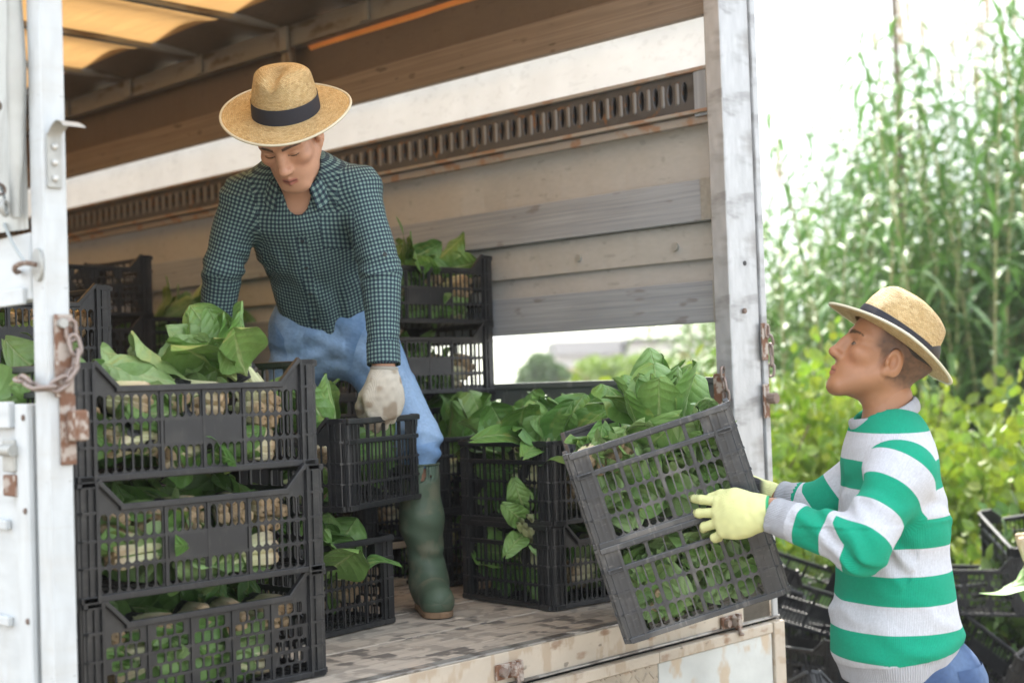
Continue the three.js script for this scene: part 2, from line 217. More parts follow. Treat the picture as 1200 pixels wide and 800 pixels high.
// ---------------------------------------------------------------- the truck
const truck = thing('delivery_truck', 'open backed truck with tarpaulin sides, board walls and a worn wooden load floor', 'truck');
const DECK = 0.9, WX = 2.15, FRONT = -5.0;
{
  const T = (name, geo, mat, parent = truck) => mesh(name, geo, mat, parent);
  // load floor: boards across the bed, one by one near the tail
  const nb = 13, bw = 0.098;
  for (let i = 0; i < nb; i++) T('deck_board', box(2.19, 0.028, bw - 0.004, 1.055, DECK - 0.014 - 0.0012 * (i % 3), -0.032 - bw * (i + 0.5), 0.003, 'x', i * 0.713), M.deck);
  T('deck', box(2.19, 0.028, FRONT * -1 - 0.032 - bw * nb, 1.055, DECK - 0.015, (FRONT - 0.032 - bw * nb) / 2, 0.003, 'x'), M.deck);
  T('bed_frame', [box(2.2, 0.06, 4.94, 1.055, 0.838, -2.5, 0.004, 'z'), box(2.2, 0.2, 0.02, 1.055, 0.76, -0.045, 0.002), box(0.09, 0.16, 5.6, 0.65, 0.72, -2.9, 0.004, 'z'), box(0.09, 0.16, 5.6, 1.45, 0.72, -2.9, 0.004, 'z')], M.darkSteel);
  const sill = T('rear_sill', box(2.29, 0.078, 0.03, 1.09, 0.859, -0.015, 0.004, 'x'), M.sill);
  T('edge_strip', box(2.18, 0.006, 0.034, 1.055, DECK + 0.0005, -0.018, 0.002, 'x'), M.sillEdge, sill);
  T('sill_edge', box(2.29, 0.006, 0.012, 1.09, 0.822, 0.004, 0.002, 'x'), M.sillEdge, sill);
  // lowered tailgate
  const gate = T('tailgate', [box(1.69, 0.03, 0.03, 0.795, 0.797, 0.012, 0.004), box(0.53, 0.03, 0.03, 1.906, 0.797, 0.012, 0.004), box(0.055, 0.5, 0.034, 2.202, 0.562, 0.012, 0.004, 'y'), box(2.22, 0.03, 0.03, 1.062, 0.325, 0.012, 0.004)], M.sill);
  T('tread_plate', box(1.688, 0.44, 0.016, 0.796, 0.561, 0.012, 0.002, 'x'), M.tread, gate);
  T('panel', box(0.528, 0.44, 0.018, 1.906, 0.561, 0.012, 0.002, 'x'), M.gatePale, gate);
  const latch = (x, y) => {
    const l = T('latch', [box(0.075, 0.036, 0.008, x, y, 0.006, 0.002), box(0.02, 0.03, 0.03, x + 0.012, y, 0.022, 0.004), box(0.014, 0.05, 0.018, x + 0.034, y - 0.004, 0.014, 0.003)], M.rust);
    T('bolt', new THREE.CylinderGeometry(0.011, 0.012, 0.014, 6).rotateX(Math.PI / 2).translate(x - 0.02, y, 0.016), M.chain, l);
    T('pin', tube([[x + 0.012, y + 0.02, 0.03], [x + 0.012, y - 0.03, 0.034], [x + 0.03, y - 0.036, 0.03]], 0.005, 8, 6), M.chain, l);
  };
  latch(1.09, 0.855); latch(1.985, 0.838);
  T('mud_flap', box(0.5, 0.3, 0.012, 0.35, 0.2, -0.6, 0.003), M.rubber);
  for (const [x, z] of [[0.05, -1.6], [2.05, -1.6], [0.05, -4.6], [2.05, -4.6]]) {
    const w = T('wheel', new THREE.TorusGeometry(0.3, 0.115, 10, 28).rotateY(Math.PI / 2).scale(1.1, 1, 1).translate(x, 0.4, z), M.rubber);
    T('rim', new THREE.CylinderGeometry(0.21, 0.21, 0.16, 20).rotateZ(Math.PI / 2).translate(x, 0.4, z), M.galv, w);
  }
  for (const z of [-1.6, -4.6]) T('axle', new THREE.CylinderGeometry(0.05, 0.05, 2, 10).rotateZ(Math.PI / 2).translate(1.05, 0.4, z), M.darkSteel);
  for (const [x, z] of [[0.65, -1.6], [1.45, -1.6], [0.65, -4.6], [1.45, -4.6]]) T('axle_mount', box(0.07, 0.3, 0.1, x, 0.52, z), M.darkSteel);

  // ------------------------------------------------ left rear post and what hangs on it
  const pl = T('corner_post', [box(0.047, 2.24, 0.052, -0.0235, 1.94, -0.026, 0.005, 'y'), box(0.012, 2.22, 0.016, 0.006, 1.94, -0.035, 0.003, 'y')], M.postWhite);
  {
    const hk = T('hook', [sheet((s, t) => { const a = t; // plate that curls out over the top
      const y = a < 0.62 ? 1.915 + a / 0.62 * 0.095 : 2.01 + 0.022 * Math.sin((a - 0.62) / 0.38 * Math.PI * 0.85), z = a < 0.62 ? 0.006 : 0.006 + 0.045 * (a - 0.62) / 0.38;
      return [-0.040 + s * 0.027 + (a > 0.62 ? (a - 0.62) / 0.38 * (0.008 + s * 0.018) : 0), y, z]; }, 2, 16, 0.03, 0.14), box(0.027, 0.1, 0.005, -0.0265, 1.963, 0.0028, 0.002, 'y')], M.galv, pl);
    for (let i = 0; i < 3; i++) T('rivet', new THREE.SphereGeometry(0.0062, 10, 6).scale(1, 1, 0.6).translate(-0.0265, 1.93 + 0.029 * i, 0.0085), M.rivet, pl);
    const p1 = T('rust_plate', box(0.036, 0.15, 0.006, -0.017, 1.61, 0.004, 0.002, 'y'), M.rust, pl);
    T('bolt', new THREE.CylinderGeometry(0.009, 0.009, 0.012, 6).rotateX(Math.PI / 2).translate(-0.022, 1.668, 0.012), M.galv, pl);
    const p2 = T('latch_box', [box(0.03, 0.125, 0.006, -0.012, 1.475, 0.004, 0.002, 'y'), box(0.03, 0.056, 0.034, -0.002, 1.483, 0.022, 0.006, 'y')], M.rust, pl);
  }
  // chain: loop of links round the post
  const link = (() => { const c = []; for (let i = 0; i < 16; i++) { const a = i / 16 * Math.PI * 2; c.push(V(Math.cos(a) * 0.0095, Math.sin(a) * 0.011 + Math.sign(Math.sin(a)) * 0.008, 0)); } return new THREE.TubeGeometry(new THREE.CatmullRomCurve3(c, true), 20, 0.0042, 6, true); })();
  function chain(pts, n, parent) {
    const c = new THREE.CatmullRomCurve3(pts.map(p => V(...p))), up = V(0, 1, 0);
    const ch = T('chain', link, M.chain, parent); ch.position.copy(c.getPointAt(0));
    for (let i = 1; i < n; i++) {
      const l = T('link', link, M.chain, ch); l.position.copy(c.getPointAt(i / (n - 1))).sub(ch.position);
      l.quaternion.setFromUnitVectors(up, c.getTangentAt(i / (n - 1))).multiply(new THREE.Quaternion().setFromAxisAngle(up, (i % 2 ? 1.25 : -0.25) + 0.3 * Math.sin(i * 2.3)));
    }
  }
  chain([[-0.006, 1.655, 0.012], [-0.001, 1.61, 0.02], [-0.012, 1.578, 0.022], [-0.035, 1.558, 0.018], [-0.06, 1.552, 0.0], [-0.066, 1.566, -0.045], [-0.062, 1.57, -0.07]], 9, truck);

  // ------------------------------------------------ left side seen from outside: cover, rail, opening, drop side
  T('side_rail', [box(0.034, 0.125, 4.93, -0.031, 1.776, -2.52, 0.006, 'z'), box(0.01, 0.03, 4.9, -0.052, 1.722, -2.52, 0.003, 'z')], M.postWhite);
  const ds = T('drop_side', [box(0.026, 0.62, 4.92, -0.03, 1.215, -2.53, 0.004, 'z'), box(0.014, 0.69, 0.05, -0.05, 1.18, -0.088, 0.004, 'y'), box(0.014, 0.05, 4.85, -0.05, 1.505, -2.56, 0.004, 'z'), box(0.012, 0.018, 4.8, -0.049, 1.3, -2.56, 0.003, 'z'), box(0.012, 0.018, 4.8, -0.049, 1.12, -2.56, 0.003, 'z'), box(0.014, 0.06, 4.85, -0.05, 0.87, -2.56, 0.004, 'z')], M.postWhite);
  for (const y of [1.5, 1.33, 1.13, 0.95]) T('rivet', new THREE.SphereGeometry(0.006, 8, 6).scale(0.6, 1, 1).translate(-0.058, y, -0.075), M.rust, ds);
  T('hinge', [box(0.012, 0.06, 0.05, -0.056, 1.43, -0.13, 0.003), new THREE.CylinderGeometry(0.011, 0.011, 0.05, 10).rotateX(Math.PI / 2).translate(-0.066, 1.44, -0.125)], M.galv, ds);
  T('hinge', [box(0.012, 0.04, 0.05, -0.056, 1.375, -0.13, 0.003)], M.rust, ds);
  // staple and eye on the side rail
  T('eye_plate', [new THREE.CylinderGeometry(0.02, 0.02, 0.006, 16).scale(1, 1, 1.0).rotateZ(Math.PI / 2).scale(1, 1.5, 0.9).translate(-0.051, 1.775, -0.02)], M.galv);
  T('eye_hook', tube([[-0.05, 1.775, -0.02], [-0.075, 1.778, -0.022], [-0.082, 1.772, -0.045], [-0.07, 1.765, -0.065], [-0.052, 1.768, -0.09]], 0.0048, 14, 6), M.rust);
  T('cord', tube([[-0.07, 1.78, -0.03], [-0.068, 1.815, -0.075], [-0.062, 1.86, -0.125]], 0.0035, 10, 5), M.strap);
  // cover sheet with its folded edge
  T('side_tarp', sheet((s, t) => { const z = -0.06 - s * s * 4.8, y = 1.845 + t * 1.2; return [-0.058 - 0.012 * Math.sin(z * 26 + t * 2.1) * Math.exp(z * 0.6) - 0.006 * noise3(z * 9, y * 7, 0), y, z]; }, 70, 24, 4.8, 1.2), M.tarpOuter);
  T('tarp_edge', sheet((s, t) => { const a = s * Math.PI * 1.7 - 0.6, y = 1.865 + t * 1.2, r = 0.0125 + 0.004 * noise3(1, y * 8, 4), wob = 0.008 * noise3(3, y * 6, 2) - 0.012 * sstep(0.12, 0.0, t); return [-0.065 - r * Math.cos(a), y, -0.062 + wob + r * 1.5 * Math.sin(a)]; }, 14, 50, 0.06, 1.2), M.tarpOuter);
  const ribbon = (pts, w, tz) => { const c = new THREE.CatmullRomCurve3(pts.map(p => V(...p))); return sheet((s, t) => { const p = c.getPointAt(t), q = c.getTangentAt(t); const nx = V(-q.y * tz[0], q.x, 0).set(tz[0], tz[1], tz[2]); return [p.x + nx.x * (s - 0.5) * w, p.y + nx.y * (s - 0.5) * w, p.z + nx.z * (s - 0.5) * w]; }, 2, 24, w, 0.3); };
  T('strap', ribbon([[-0.088, 2.6, -0.072], [-0.086, 2.25, -0.082], [-0.09, 2.06, -0.086], [-0.094, 1.985, -0.1], [-0.09, 1.94, -0.09], [-0.086, 1.895, -0.068], [-0.084, 1.87, -0.07]], 0.024, [-0.3, 0.1, 0.95]), M.strap);
  T('strap', ribbon([[-0.1, 1.955, -0.105], [-0.1, 1.92, -0.082], [-0.095, 1.885, -0.062], [-0.085, 1.868, -0.06]], 0.026, [-0.6, 0.5, 0.6]), M.strap);
  for (const [y, z] of [[2.07, -0.08], [1.915, -0.07]]) T('buckle', new THREE.TorusGeometry(0.014, 0.0035, 6, 14).scale(1, 0.7, 1).rotateY(0.5).translate(-0.095, y, z), M.rust);
  for (const [y, z] of [[1.885, -0.1], [1.88, -0.062]]) T('tarp_ring', new THREE.TorusGeometry(0.013, 0.004, 6, 16).rotateY(0.7).translate(-0.09, y, z), M.galv);

  // ------------------------------------------------ right rear post
  const pr = T('corner_post', [box(0.145, 2.24, 0.06, 2.1295, 1.94, -0.03, 0.006, 'y'), box(0.026, 2.24, 0.075, 2.217, 1.94, -0.03, 0.004, 'y')], M.postGrey);
  T('rust_plate', box(0.03, 0.11, 0.006, 2.206, 1.63, 0.011, 0.002, 'y'), M.rust, pr);
  T('latch_box', [box(0.03, 0.1, 0.006, 2.204, 1.455, 0.011, 0.002, 'y'), new THREE.CylinderGeometry(0.016, 0.016, 0.03, 12).rotateX(Math.PI / 2).translate(2.214, 1.462, 0.026)], M.rust, pr);
  T('hook', [sheet((s, t) => [2.232 + (t > 0.7 ? (t - 0.7) * 0.1 : 0), 1.955 - (1 - t) * 0.09 - (t > 0.85 ? (t - 0.85) * 0.12 : 0), -0.035 + s * 0.03], 1, 12, 0.03, 0.1)], M.galv, pr);
  T('hole', new THREE.CylinderGeometry(0.007, 0.007, 0.004, 10).rotateX(Math.PI / 2).translate(2.135, 1.86, 0.0005), M.darkSteel, pr);
  T('bolt', new THREE.CylinderGeometry(0.008, 0.008, 0.01, 6).rotateX(Math.PI / 2).translate(2.12, 1.72, 0.003), M.rust, pr);
  chain([[2.215, 1.66, 0.015], [2.235, 1.62, 0.012], [2.242, 1.575, 0.01], [2.24, 1.545, 0.008]], 5, truck);
  chain([[2.05, 1.54, -0.03], [2.046, 1.49, -0.02], [2.05, 1.44, -0.024], [2.05, 1.41, -0.03]], 5, truck);
  T('hinge', [box(0.012, 0.13, 0.035, 2.05, 1.475, -0.045, 0.003, 'y')], M.rust, pr);

  // ------------------------------------------------ right wall, seen from inside
  const L = -FRONT - 0.065, zc = (FRONT - 0.065) / 2;
  T('drop_side', [box(0.03, 0.63, L, WX + 0.015, 1.216, zc, 0.004, 'z'), box(0.012, 0.02, L, WX - 0.002, 1.521, zc, 0.003, 'z')], M.dropSide);
  const plank = (y0, y1, m, k) => T('side_board', box(0.026, y1 - y0, L, WX + 0.013, (y0 + y1) / 2, zc, 0.004, 'z', k), m);
  plank(1.695, 1.821, M.boardGrey, 0.3); T('side_board', box(0.026, 0.168, -FRONT - 1.65, WX + 0.013, 1.613, (FRONT - 1.65) / 2, 0.004, 'z', 2.2), M.boardGrey); plank(2.002, 2.129, M.boardGrey, 1.9); plank(2.622, 2.742, M.boardBrown, 3.1);
  for (const [h, d, y, z] of [[0.128, 0.085, 2.066, -0.115], [0.126, 0.05, 1.758, -0.1]]) T('board_bracket', box(0.006, h, d, WX - 0.003, y, z, 0.002, 'y'), M.galv);
  const wallSheet = (y0, y1, x, amp, m, name, parent = truck) => T(name, sheet((s, t) => { const z = -0.05 - s * (L - 0.02), y = lerp(y0, y1, t); return [x + amp * (noise3(z * 5.5, y * 1.2, 7) + 0.5 * noise3(z * 13, y * 3, 9)), y, z]; }, 130, 6, L, y1 - y0), m, parent);
  wallSheet(1.8, 2.35, WX + 0.045, 0.007, M.tarpBeige, 'side_tarp');
  const fold = wallSheet(1.89, 1.999, WX + 0.027, 0.003, M.tarpBeige, 'tarp_band');
  for (const z of [-0.28, -0.68, -1.12, -1.55, -2.0]) T('rivet', new THREE.CylinderGeometry(0.012, 0.013, 0.006, 14).rotateZ(Math.PI / 2).translate(WX + 0.021, 1.935, z), M.galv, fold);
  wallSheet(2.445, 2.65, WX + 0.04, 0.004, M.tarpWhite, 'light_strip');
  T('upper_tarp', sheet((s, t) => { const z = -0.05 - s * (L - 0.02), y = lerp(2.735, 2.985 - 0.095 * sstep(-1.0, -1.02, z) * sstep(-2.12, -2.1, z), t); return [WX + 0.03 + 0.006 * noise3(z * 5.5, y * 1.2, 7), y, z]; }, 160, 6, L, 0.25), M.tarpBrown);
  T('seam_strip', box(0.003, 0.11, 1.2, WX + 0.042, 2.935, -1.56, 0), M.tarpOrange);
  // lashing rail with its row of slots
  {
    const S = new THREE.Shape(); S.moveTo(0.07, 2.335); S.lineTo(L, 2.335); S.lineTo(L, 2.45); S.lineTo(0.07, 2.45); S.closePath();
    for (let z = 0.2; z < L - 0.06; z += 0.056) { const h = new THREE.Path(); h.absellipse(z, 2.397, 0.0125, 0.034, 0, Math.PI * 2, true); S.holes.push(h); }
    const g = boxUV(new THREE.ExtrudeGeometry(S, { depth: 0.004, bevelEnabled: true, bevelSize: 0.003, bevelThickness: 0.004, bevelSegments: 2, curveSegments: 5 }).rotateY(Math.PI / 2), 'z').translate(WX - 0.004, 0, 0);
    const lr = T('lashing_rail', g, M.railSteel);
    T('rail_back', box(0.006, 0.12, L, WX + 0.024, 2.393, zc, 0, 'z'), M.darkSteel, lr);
    const ribG = boxUV(new THREE.CapsuleGeometry(0.0085, 0.055, 3, 8).scale(0.7, 1, 1), 'y'); for (let z = 0.228; z < L - 0.06; z += 0.056) { const rb = T('rib', ribG, M.ribSteel, lr); rb.position.set(WX - 0.006, 2.395, -z); }
    T('rail_lip', [box(0.034, 0.013, L, WX - 0.003, 2.458, zc, 0.003, 'z')], M.railLip, lr);
    T('rail_lip', [box(0.036, 0.012, L, WX - 0.006, 2.33, zc, 0.003, 'z'), box(0.02, 0.03, L, WX + 0.004, 2.308, zc, 0.006, 'z')], M.railLip, lr);
    T('end_bracket', [box(0.008, 0.15, 0.11, WX - 0.012, 2.39, -0.105, 0.002, 'y')], M.boardGrey, lr);
  }
  T('roof_rail', [box(0.05, 0.09, L, WX - 0.005, 2.952, zc, 0.005, 'z')], M.bow);
  T('stanchion', [box(0.03, 0.27, 0.055, WX - 0.022, 2.83, -2.16, 0.004, 'y'), box(0.02, 0.1, 0.06, WX - 0.045, 2.94, -2.16, 0.004, 'y')], M.bow);
  T('roof_rail', [box(0.05, 0.09, L, -0.005, 2.952, zc, 0.005, 'z')], M.bow);
  for (const z of [-0.5, -1.08, -1.66, -2.19, -2.78, -3.37, -3.95, -4.5]) {
    const b = T('roof_bow', box(2.08, 0.03, 0.032, 1.06, 3.0, z, 0.004, 'x'), M.bow);
    T('bracket', [box(0.012, 0.1, 0.052, 2.112, 2.962, z, 0.003, 'y')], M.bow, b);
  }
  const roofY = (x, z) => 3.03 + 0.018 * Math.cos((z + 0.2) / 0.58 * Math.PI * 2) - 0.006;
  T('roof_tarp', sheet((s, t) => { const x = lerp(-0.05, 1.9 + 0.03 * Math.cos((-t * 5 + 0.2) / 0.58 * Math.PI * 2), s), z = -t * 5; return [x, roofY(x, z) + 0.004 * noise3(x * 6, z * 6, 2), z]; }, 24, 110, 2, 5), M.tarpOrange);
  T('roof_edge', sheet((s, t) => { const x = lerp(1.88, 2.2, s), z = -t * 5; return [x, roofY(x, z) + 0.012 - 0.04 * s, z]; }, 5, 110, 0.3, 5), M.tarpBrown);
  T('front_wall', box(2.25, 2.15, 0.04, 1.06, 1.96, FRONT - 0.02, 0.004, 'x'), M.boardBrown);
}
// ---------------------------------------------------------------- crates (0.6 x 0.4 x 0.235 m, origin at the middle of the base)
const CH = 0.235, PITCH = 0.2325;
function slot(S, x0, x1, y0, y1, r = 0.005) { const h = new THREE.Path(); h.moveTo(x0 + r, y0); h.lineTo(x1 - r, y0); h.lineTo(x1, y0 + r); h.lineTo(x1, y1 - r); h.lineTo(x1 - r, y1); h.lineTo(x0 + r, y1); h.lineTo(x0, y1 - r); h.lineTo(x0, y0 + r); h.closePath(); S.holes.push(h); }
const ROWS = [[0.016, 0.063], [0.069, 0.1155], [0.1205, 0.1695]];
function sideGeo(kind) {
  const S = new THREE.Shape(); [[-0.292, 0], [0.292, 0], [0.292, CH - 0.002], [0.246, CH - 0.002], [0.2, 0.186], [-0.2, 0.186], [-0.246, CH - 0.002], [-0.292, CH - 0.002]].forEach((p, i) => i ? S.lineTo(...p) : S.moveTo(...p)); S.closePath();
  const ribs = kind === 0 ? [-0.25, -0.1, 0, 0.1, 0.25] : [-0.25, -0.15, -0.05, 0.05, 0.15, 0.25];
  ROWS.forEach(([y0, y1], r) => {
    for (let i = 0; i + 1 < ribs.length; i++) {
      if (kind === 0 && r === 1 && (i === 1 || i === 2)) continue;
      const w = ribs[i + 1] - ribs[i] - 0.01, n = kind === 0 ? Math.round(w / 0.0195) : 4, p = w / n;
      if (kind === 1) { for (const half of [0, 1]) { const ym = (y0 + y1) / 2, o = half ? p * 0.5 : 0; for (let k = 0; k < n - half; k++) slot(S, ribs[i] + 0.005 + o + p * k + 0.0021, ribs[i] + 0.005 + o + p * (k + 1) - 0.0021, half ? ym + 0.002 : y0, half ? y1 : ym - 0.002, 0.003); } }
      else for (let k = 0; k < n; k++) slot(S, ribs[i] + 0.005 + p * k + 0.0021, ribs[i] + 0.005 + p * (k + 1) - 0.0021, y0, y1);
    }
  });
  const g = [clean(new THREE.ExtrudeGeometry(S, { depth: 0.0035, bevelEnabled: false }))];
  for (const x of ribs) g.push(plain(0.006, 0.176, 0.0055, x, 0.092, 0.0042));
  for (const y of [0.066, 0.118]) g.push(plain(0.53, 0.0055, 0.0055, 0, y, 0.0038));
  g.push(box(0.58, 0.013, 0.011, 0, 0.0075, 0.005, 0.002), box(0.405, 0.013, 0.013, 0, 0.1815, 0.005, 0.002));
  for (const s of [-1, 1]) { g.push(box(0.074, 0.01, 0.013, 0, 0, 0.005, 0.002).rotateZ(s * 0.79).translate(s * 0.2235, 0.2105, 0)); g.push(plain(0.05, 0.008, 0.012, s * 0.268, CH - 0.006, 0.0045)); }
  return merge(g);
}
function endGeo() {
  const S = new THREE.Shape(); [[-0.192, 0], [0.192, 0], [0.192, CH - 0.002], [-0.192, CH - 0.002]].forEach((p, i) => i ? S.lineTo(...p) : S.moveTo(...p)); S.closePath();
  const ribs = [-0.168, -0.084, 0, 0.084, 0.168];
  for (let i = 0; i < 4; i++) {
    const w = 0.084 - 0.006, x = ribs[i] + 0.003;
    for (const [y0, y1] of ROWS) for (let k = 0; k < 4; k++) slot(S, x + w / 4 * k + 0.0017, x + w / 4 * (k + 1) - 0.0017, y0, y1);
    for (let k = 0; k < 2; k++) if (!(i === 3 && k === 1)) slot(S, x + w / 2 * k + 0.001, x + w / 2 * (k + 1) - 0.002, 0.181, 0.217, 0.003);
  }
  const g = [clean(new THREE.ExtrudeGeometry(S, { depth: 0.0035, bevelEnabled: false }))];
  for (const x of ribs) g.push(plain(0.0055, 0.214, 0.006, x, 0.11, 0.0045));
  for (const y of [0.066, 0.118]) g.push(plain(0.35, 0.005, 0.0045, 0, y, 0.0034));
  g.push(box(0.38, 0.013, 0.012, 0, 0.0075, 0.005, 0.002), box(0.38, 0.012, 0.011, 0, 0.1745, 0.005, 0.002), box(0.385, 0.015, 0.015, 0, CH - 0.0085, 0.005, 0.003));
  return merge(g);
}
function cornerGeo() {
  const prof = (o) => [[0.248, 0.2 + o], [0.284, 0.2 + o], [0.3 + o, 0.184], [0.3 + o, 0.146]];
  const band = (o, t, y0, y1) => { const A = prof(o), B = prof(o - t).reverse(), S = new THREE.Shape(); [...A, ...B].forEach((p, i) => i ? S.lineTo(p[0], -p[1]) : S.moveTo(p[0], -p[1])); S.closePath(); return clean(new THREE.ExtrudeGeometry(S, { depth: y1 - y0, bevelEnabled: false }).rotateX(-Math.PI / 2)).translate(0, y0, 0); };
  const g = [band(0, 0.004, 0, CH)];
  for (const [y, h] of [[0, 0.012], [0.066, 0.005], [0.118, 0.005], [0.172, 0.006], [CH - 0.013, 0.013]]) g.push(band(0.005, 0.009, y, y + h));
  g.push(plain(0.006, CH, 0.009, 0.252, CH / 2, 0.2015), plain(0.005, CH - 0.02, 0.006, 0.268, CH / 2, 0.2015), plain(0.009, CH, 0.006, 0.3015, CH / 2, 0.15), plain(0.006, CH - 0.02, 0.005, 0.3015, CH / 2, 0.168), plain(0.007, CH, 0.007, 0.2925, CH / 2, 0.1925));
  return merge(g);
}
const CG = { side: [sideGeo(0), sideGeo(1)].map(g => boxUV(g, 'x', 0.3)), end: boxUV(endGeo(), 'x', 0.9), corner: boxUV(cornerGeo(), 'y', 0.1),
  base: (() => { const g = []; for (let i = -9; i <= 9; i++) g.push(plain(0.006, 0.006, 0.385, i * 0.031, 0.006, 0)); for (let i = -5; i <= 5; i++) g.push(plain(0.58, 0.006, 0.007, 0, 0.0062, i * 0.035)); return boxUV(merge(g)); })(),
  plate: boxUV(box(0.188, 0.05, 0.003, 0, 0.092, 0.0048, 0.001)) };
function buildCrate(kind, mat) {
  const c = new THREE.Group();
  for (const s of [0, 1]) { const m = mesh('side_panel', CG.side[kind], mat, c); m.rotation.y = s * Math.PI; m.position.z = s ? -0.1945 : 0.1945; if (kind === 0) { const p = mesh('label_plate', CG.plate, mat, m); } }
  for (const s of [1, -1]) { const m = mesh('end_panel', CG.end, mat, c); m.rotation.y = s * Math.PI / 2; m.position.x = s * 0.2945; }
  // the four corner posts are the one shape turned and mirrored
  for (const [a, b] of [[1, 1], [-1, 1], [1, -1], [-1, -1]]) { const m = mesh('corner_post', CG.corner, mat, c); if (a * b > 0) m.rotation.y = a > 0 ? 0 : Math.PI; else { m.scale.x = -1; m.rotation.y = a < 0 ? 0 : Math.PI; } }
  mesh('base', CG.base, mat, c);
  return c;
}
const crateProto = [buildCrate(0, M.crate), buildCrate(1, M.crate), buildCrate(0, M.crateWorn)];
function crate(kind, x, y, z, turn, label, group, q) {
  const c = crateProto[kind].clone(); c.name = numbered('vegetable_crate'); c.position.set(x, y, z); if (q) c.quaternion.copy(q); else c.rotation.y = turn;
  c.userData = { label, category: 'crate' }; if (group) c.userData.group = group;
  scene.add(c); c.updateMatrixWorld(); return c;
}

// ---------------------------------------------------------------- chard bunches
function leafGeo(seed, bend, cup, curl, wide = 1) {
  const r = mulberry(seed), ns = 8, nt = 16, ph = r() * 6, ph2 = r() * 6;
  const width = (t) => { const st = lerp(0.012, 0.0075, Math.min(1, t / 0.3)); if (t < 0.2) return st; const u = Math.min(1, (t - 0.2) / 0.8); return lerp(st, 0, u * u) + 0.071 * wide * Math.pow(Math.max(0, Math.sin(Math.PI * Math.pow(u, 1.12))), 0.52) * sstep(0, 0.42, u + 0.06); };
  // a unit leaf 0.3 long along +y that faces +z
  return sheet((s, t0) => {
    const t = 1 - Math.pow(1 - t0, 1.35), x = (s - 0.5) * 2, w = width(Math.min(t, 0.996)), a = bend * t * t;
    const y = 0.3 * (t - 0.16 * bend * bend * t * t * t), z0 = 0.3 * (-a * 0.5 * t);
    const e = sstep(0.22, 0.5, t), rip = e * Math.abs(x) * x * 0.011 * Math.sin(t * 17 + ph + (x > 0 ? 1.7 : 0)) + e * 0.004 * Math.sin(t * 9 + ph2 + x * 3);
    const cv = cup * e * x * x * w * 0.9 + (1 - e) * x * x * 0.012 + curl * e * Math.max(0, Math.abs(x) - 0.55) * -0.06;
    return [x * w * (1 - 0.14 * cup * e * x * x), y, z0 + cv + rip];
  }, ns, nt, 1, 1);
}
const LG = [leafGeo(1, 0.25, 0.5, 0.2), leafGeo(2, 0.6, 0.35, 0.5), leafGeo(3, 0.95, 0.3, 0.6, 1.1), leafGeo(4, -0.2, 0.6, 0.1, 0.9), leafGeo(5, 0.45, -0.3, 0.4, 1.15), leafGeo(6, 1.3, 0.45, 0.3), leafGeo(7, 0.1, 0.9, 0.0, 0.85)];
function baseGeo(seed) {
  const r = mulberry(seed), g = [], n = 8;
  for (let i = 0; i < n; i++) {
    const a = i < 6 ? i / 6 * 6.283 + r() * 0.5 : r() * 6.28, rad = i < 6 ? 0.026 + r() * 0.006 : 0.008, h0 = -0.012 + r() * 0.02;
    const rs = 0.0125 + r() * 0.005, pts = [[0.002, 0], [rs * 0.75, 0.003], [rs, 0.012], [rs * 1.06, 0.03], [rs * 0.9, 0.06], [rs * 0.72, 0.1], [0.004, 0.145]].map(p => new THREE.Vector2(...p));
    const l = clean(new THREE.LatheGeometry(pts, 7)); const p = l.attributes.position, c = new Float32Array(p.count * 3), tn = r(), hue = r();
    for (let k = 0; k < p.count; k++) {
      const y = p.getY(k), x = p.getX(k), z = p.getZ(k), q = noise3(x * 90 + i * 9, y * 60, z * 90, seed);
      let col = mix3([0.50, 0.36, 0.21], [0.68, 0.62, 0.42], sstep(0.002, 0.024, y + 0.012 * q)); col = mix3(col, [0.60, 0.64, 0.36], sstep(0.03, 0.08, y)); col = mix3(col, [0.24, 0.14, 0.07], clamp(0.55 * sstep(0.25, 0.6, q + 0.25 * tn)) * (1 - sstep(0.03, 0.08, y)));
      c.set(mul3(col, 0.85 + 0.25 * hue), k * 3); const nx = 1 + 0.1 * q; p.setXYZ(k, x * nx, y, z * nx);
    }
    l.setAttribute('color', new THREE.BufferAttribute(c, 3));
    l.rotateX(-rad * 2.2).translate(0, h0, rad).rotateY(a); g.push(l);
  }
  const m = merge(g); m.computeVertexNormals(); return m;
}
const BG = [baseGeo(11), baseGeo(12), baseGeo(13)];
const TIE = (() => { const g = new THREE.CylinderGeometry(0.0325, 0.035, 0.034, 16, 3, true); const p = g.attributes.position; for (let i = 0; i < p.count; i++) { const a = Math.atan2(p.getZ(i), p.getX(i)), q = 1 + 0.06 * Math.sin(a * 5) + 0.03 * Math.sin(a * 3 + p.getY(i) * 140); p.setX(i, p.getX(i) * q); p.setZ(i, p.getZ(i) * q); } g.computeVertexNormals(); return g.translate(0, 0.098, 0); })();
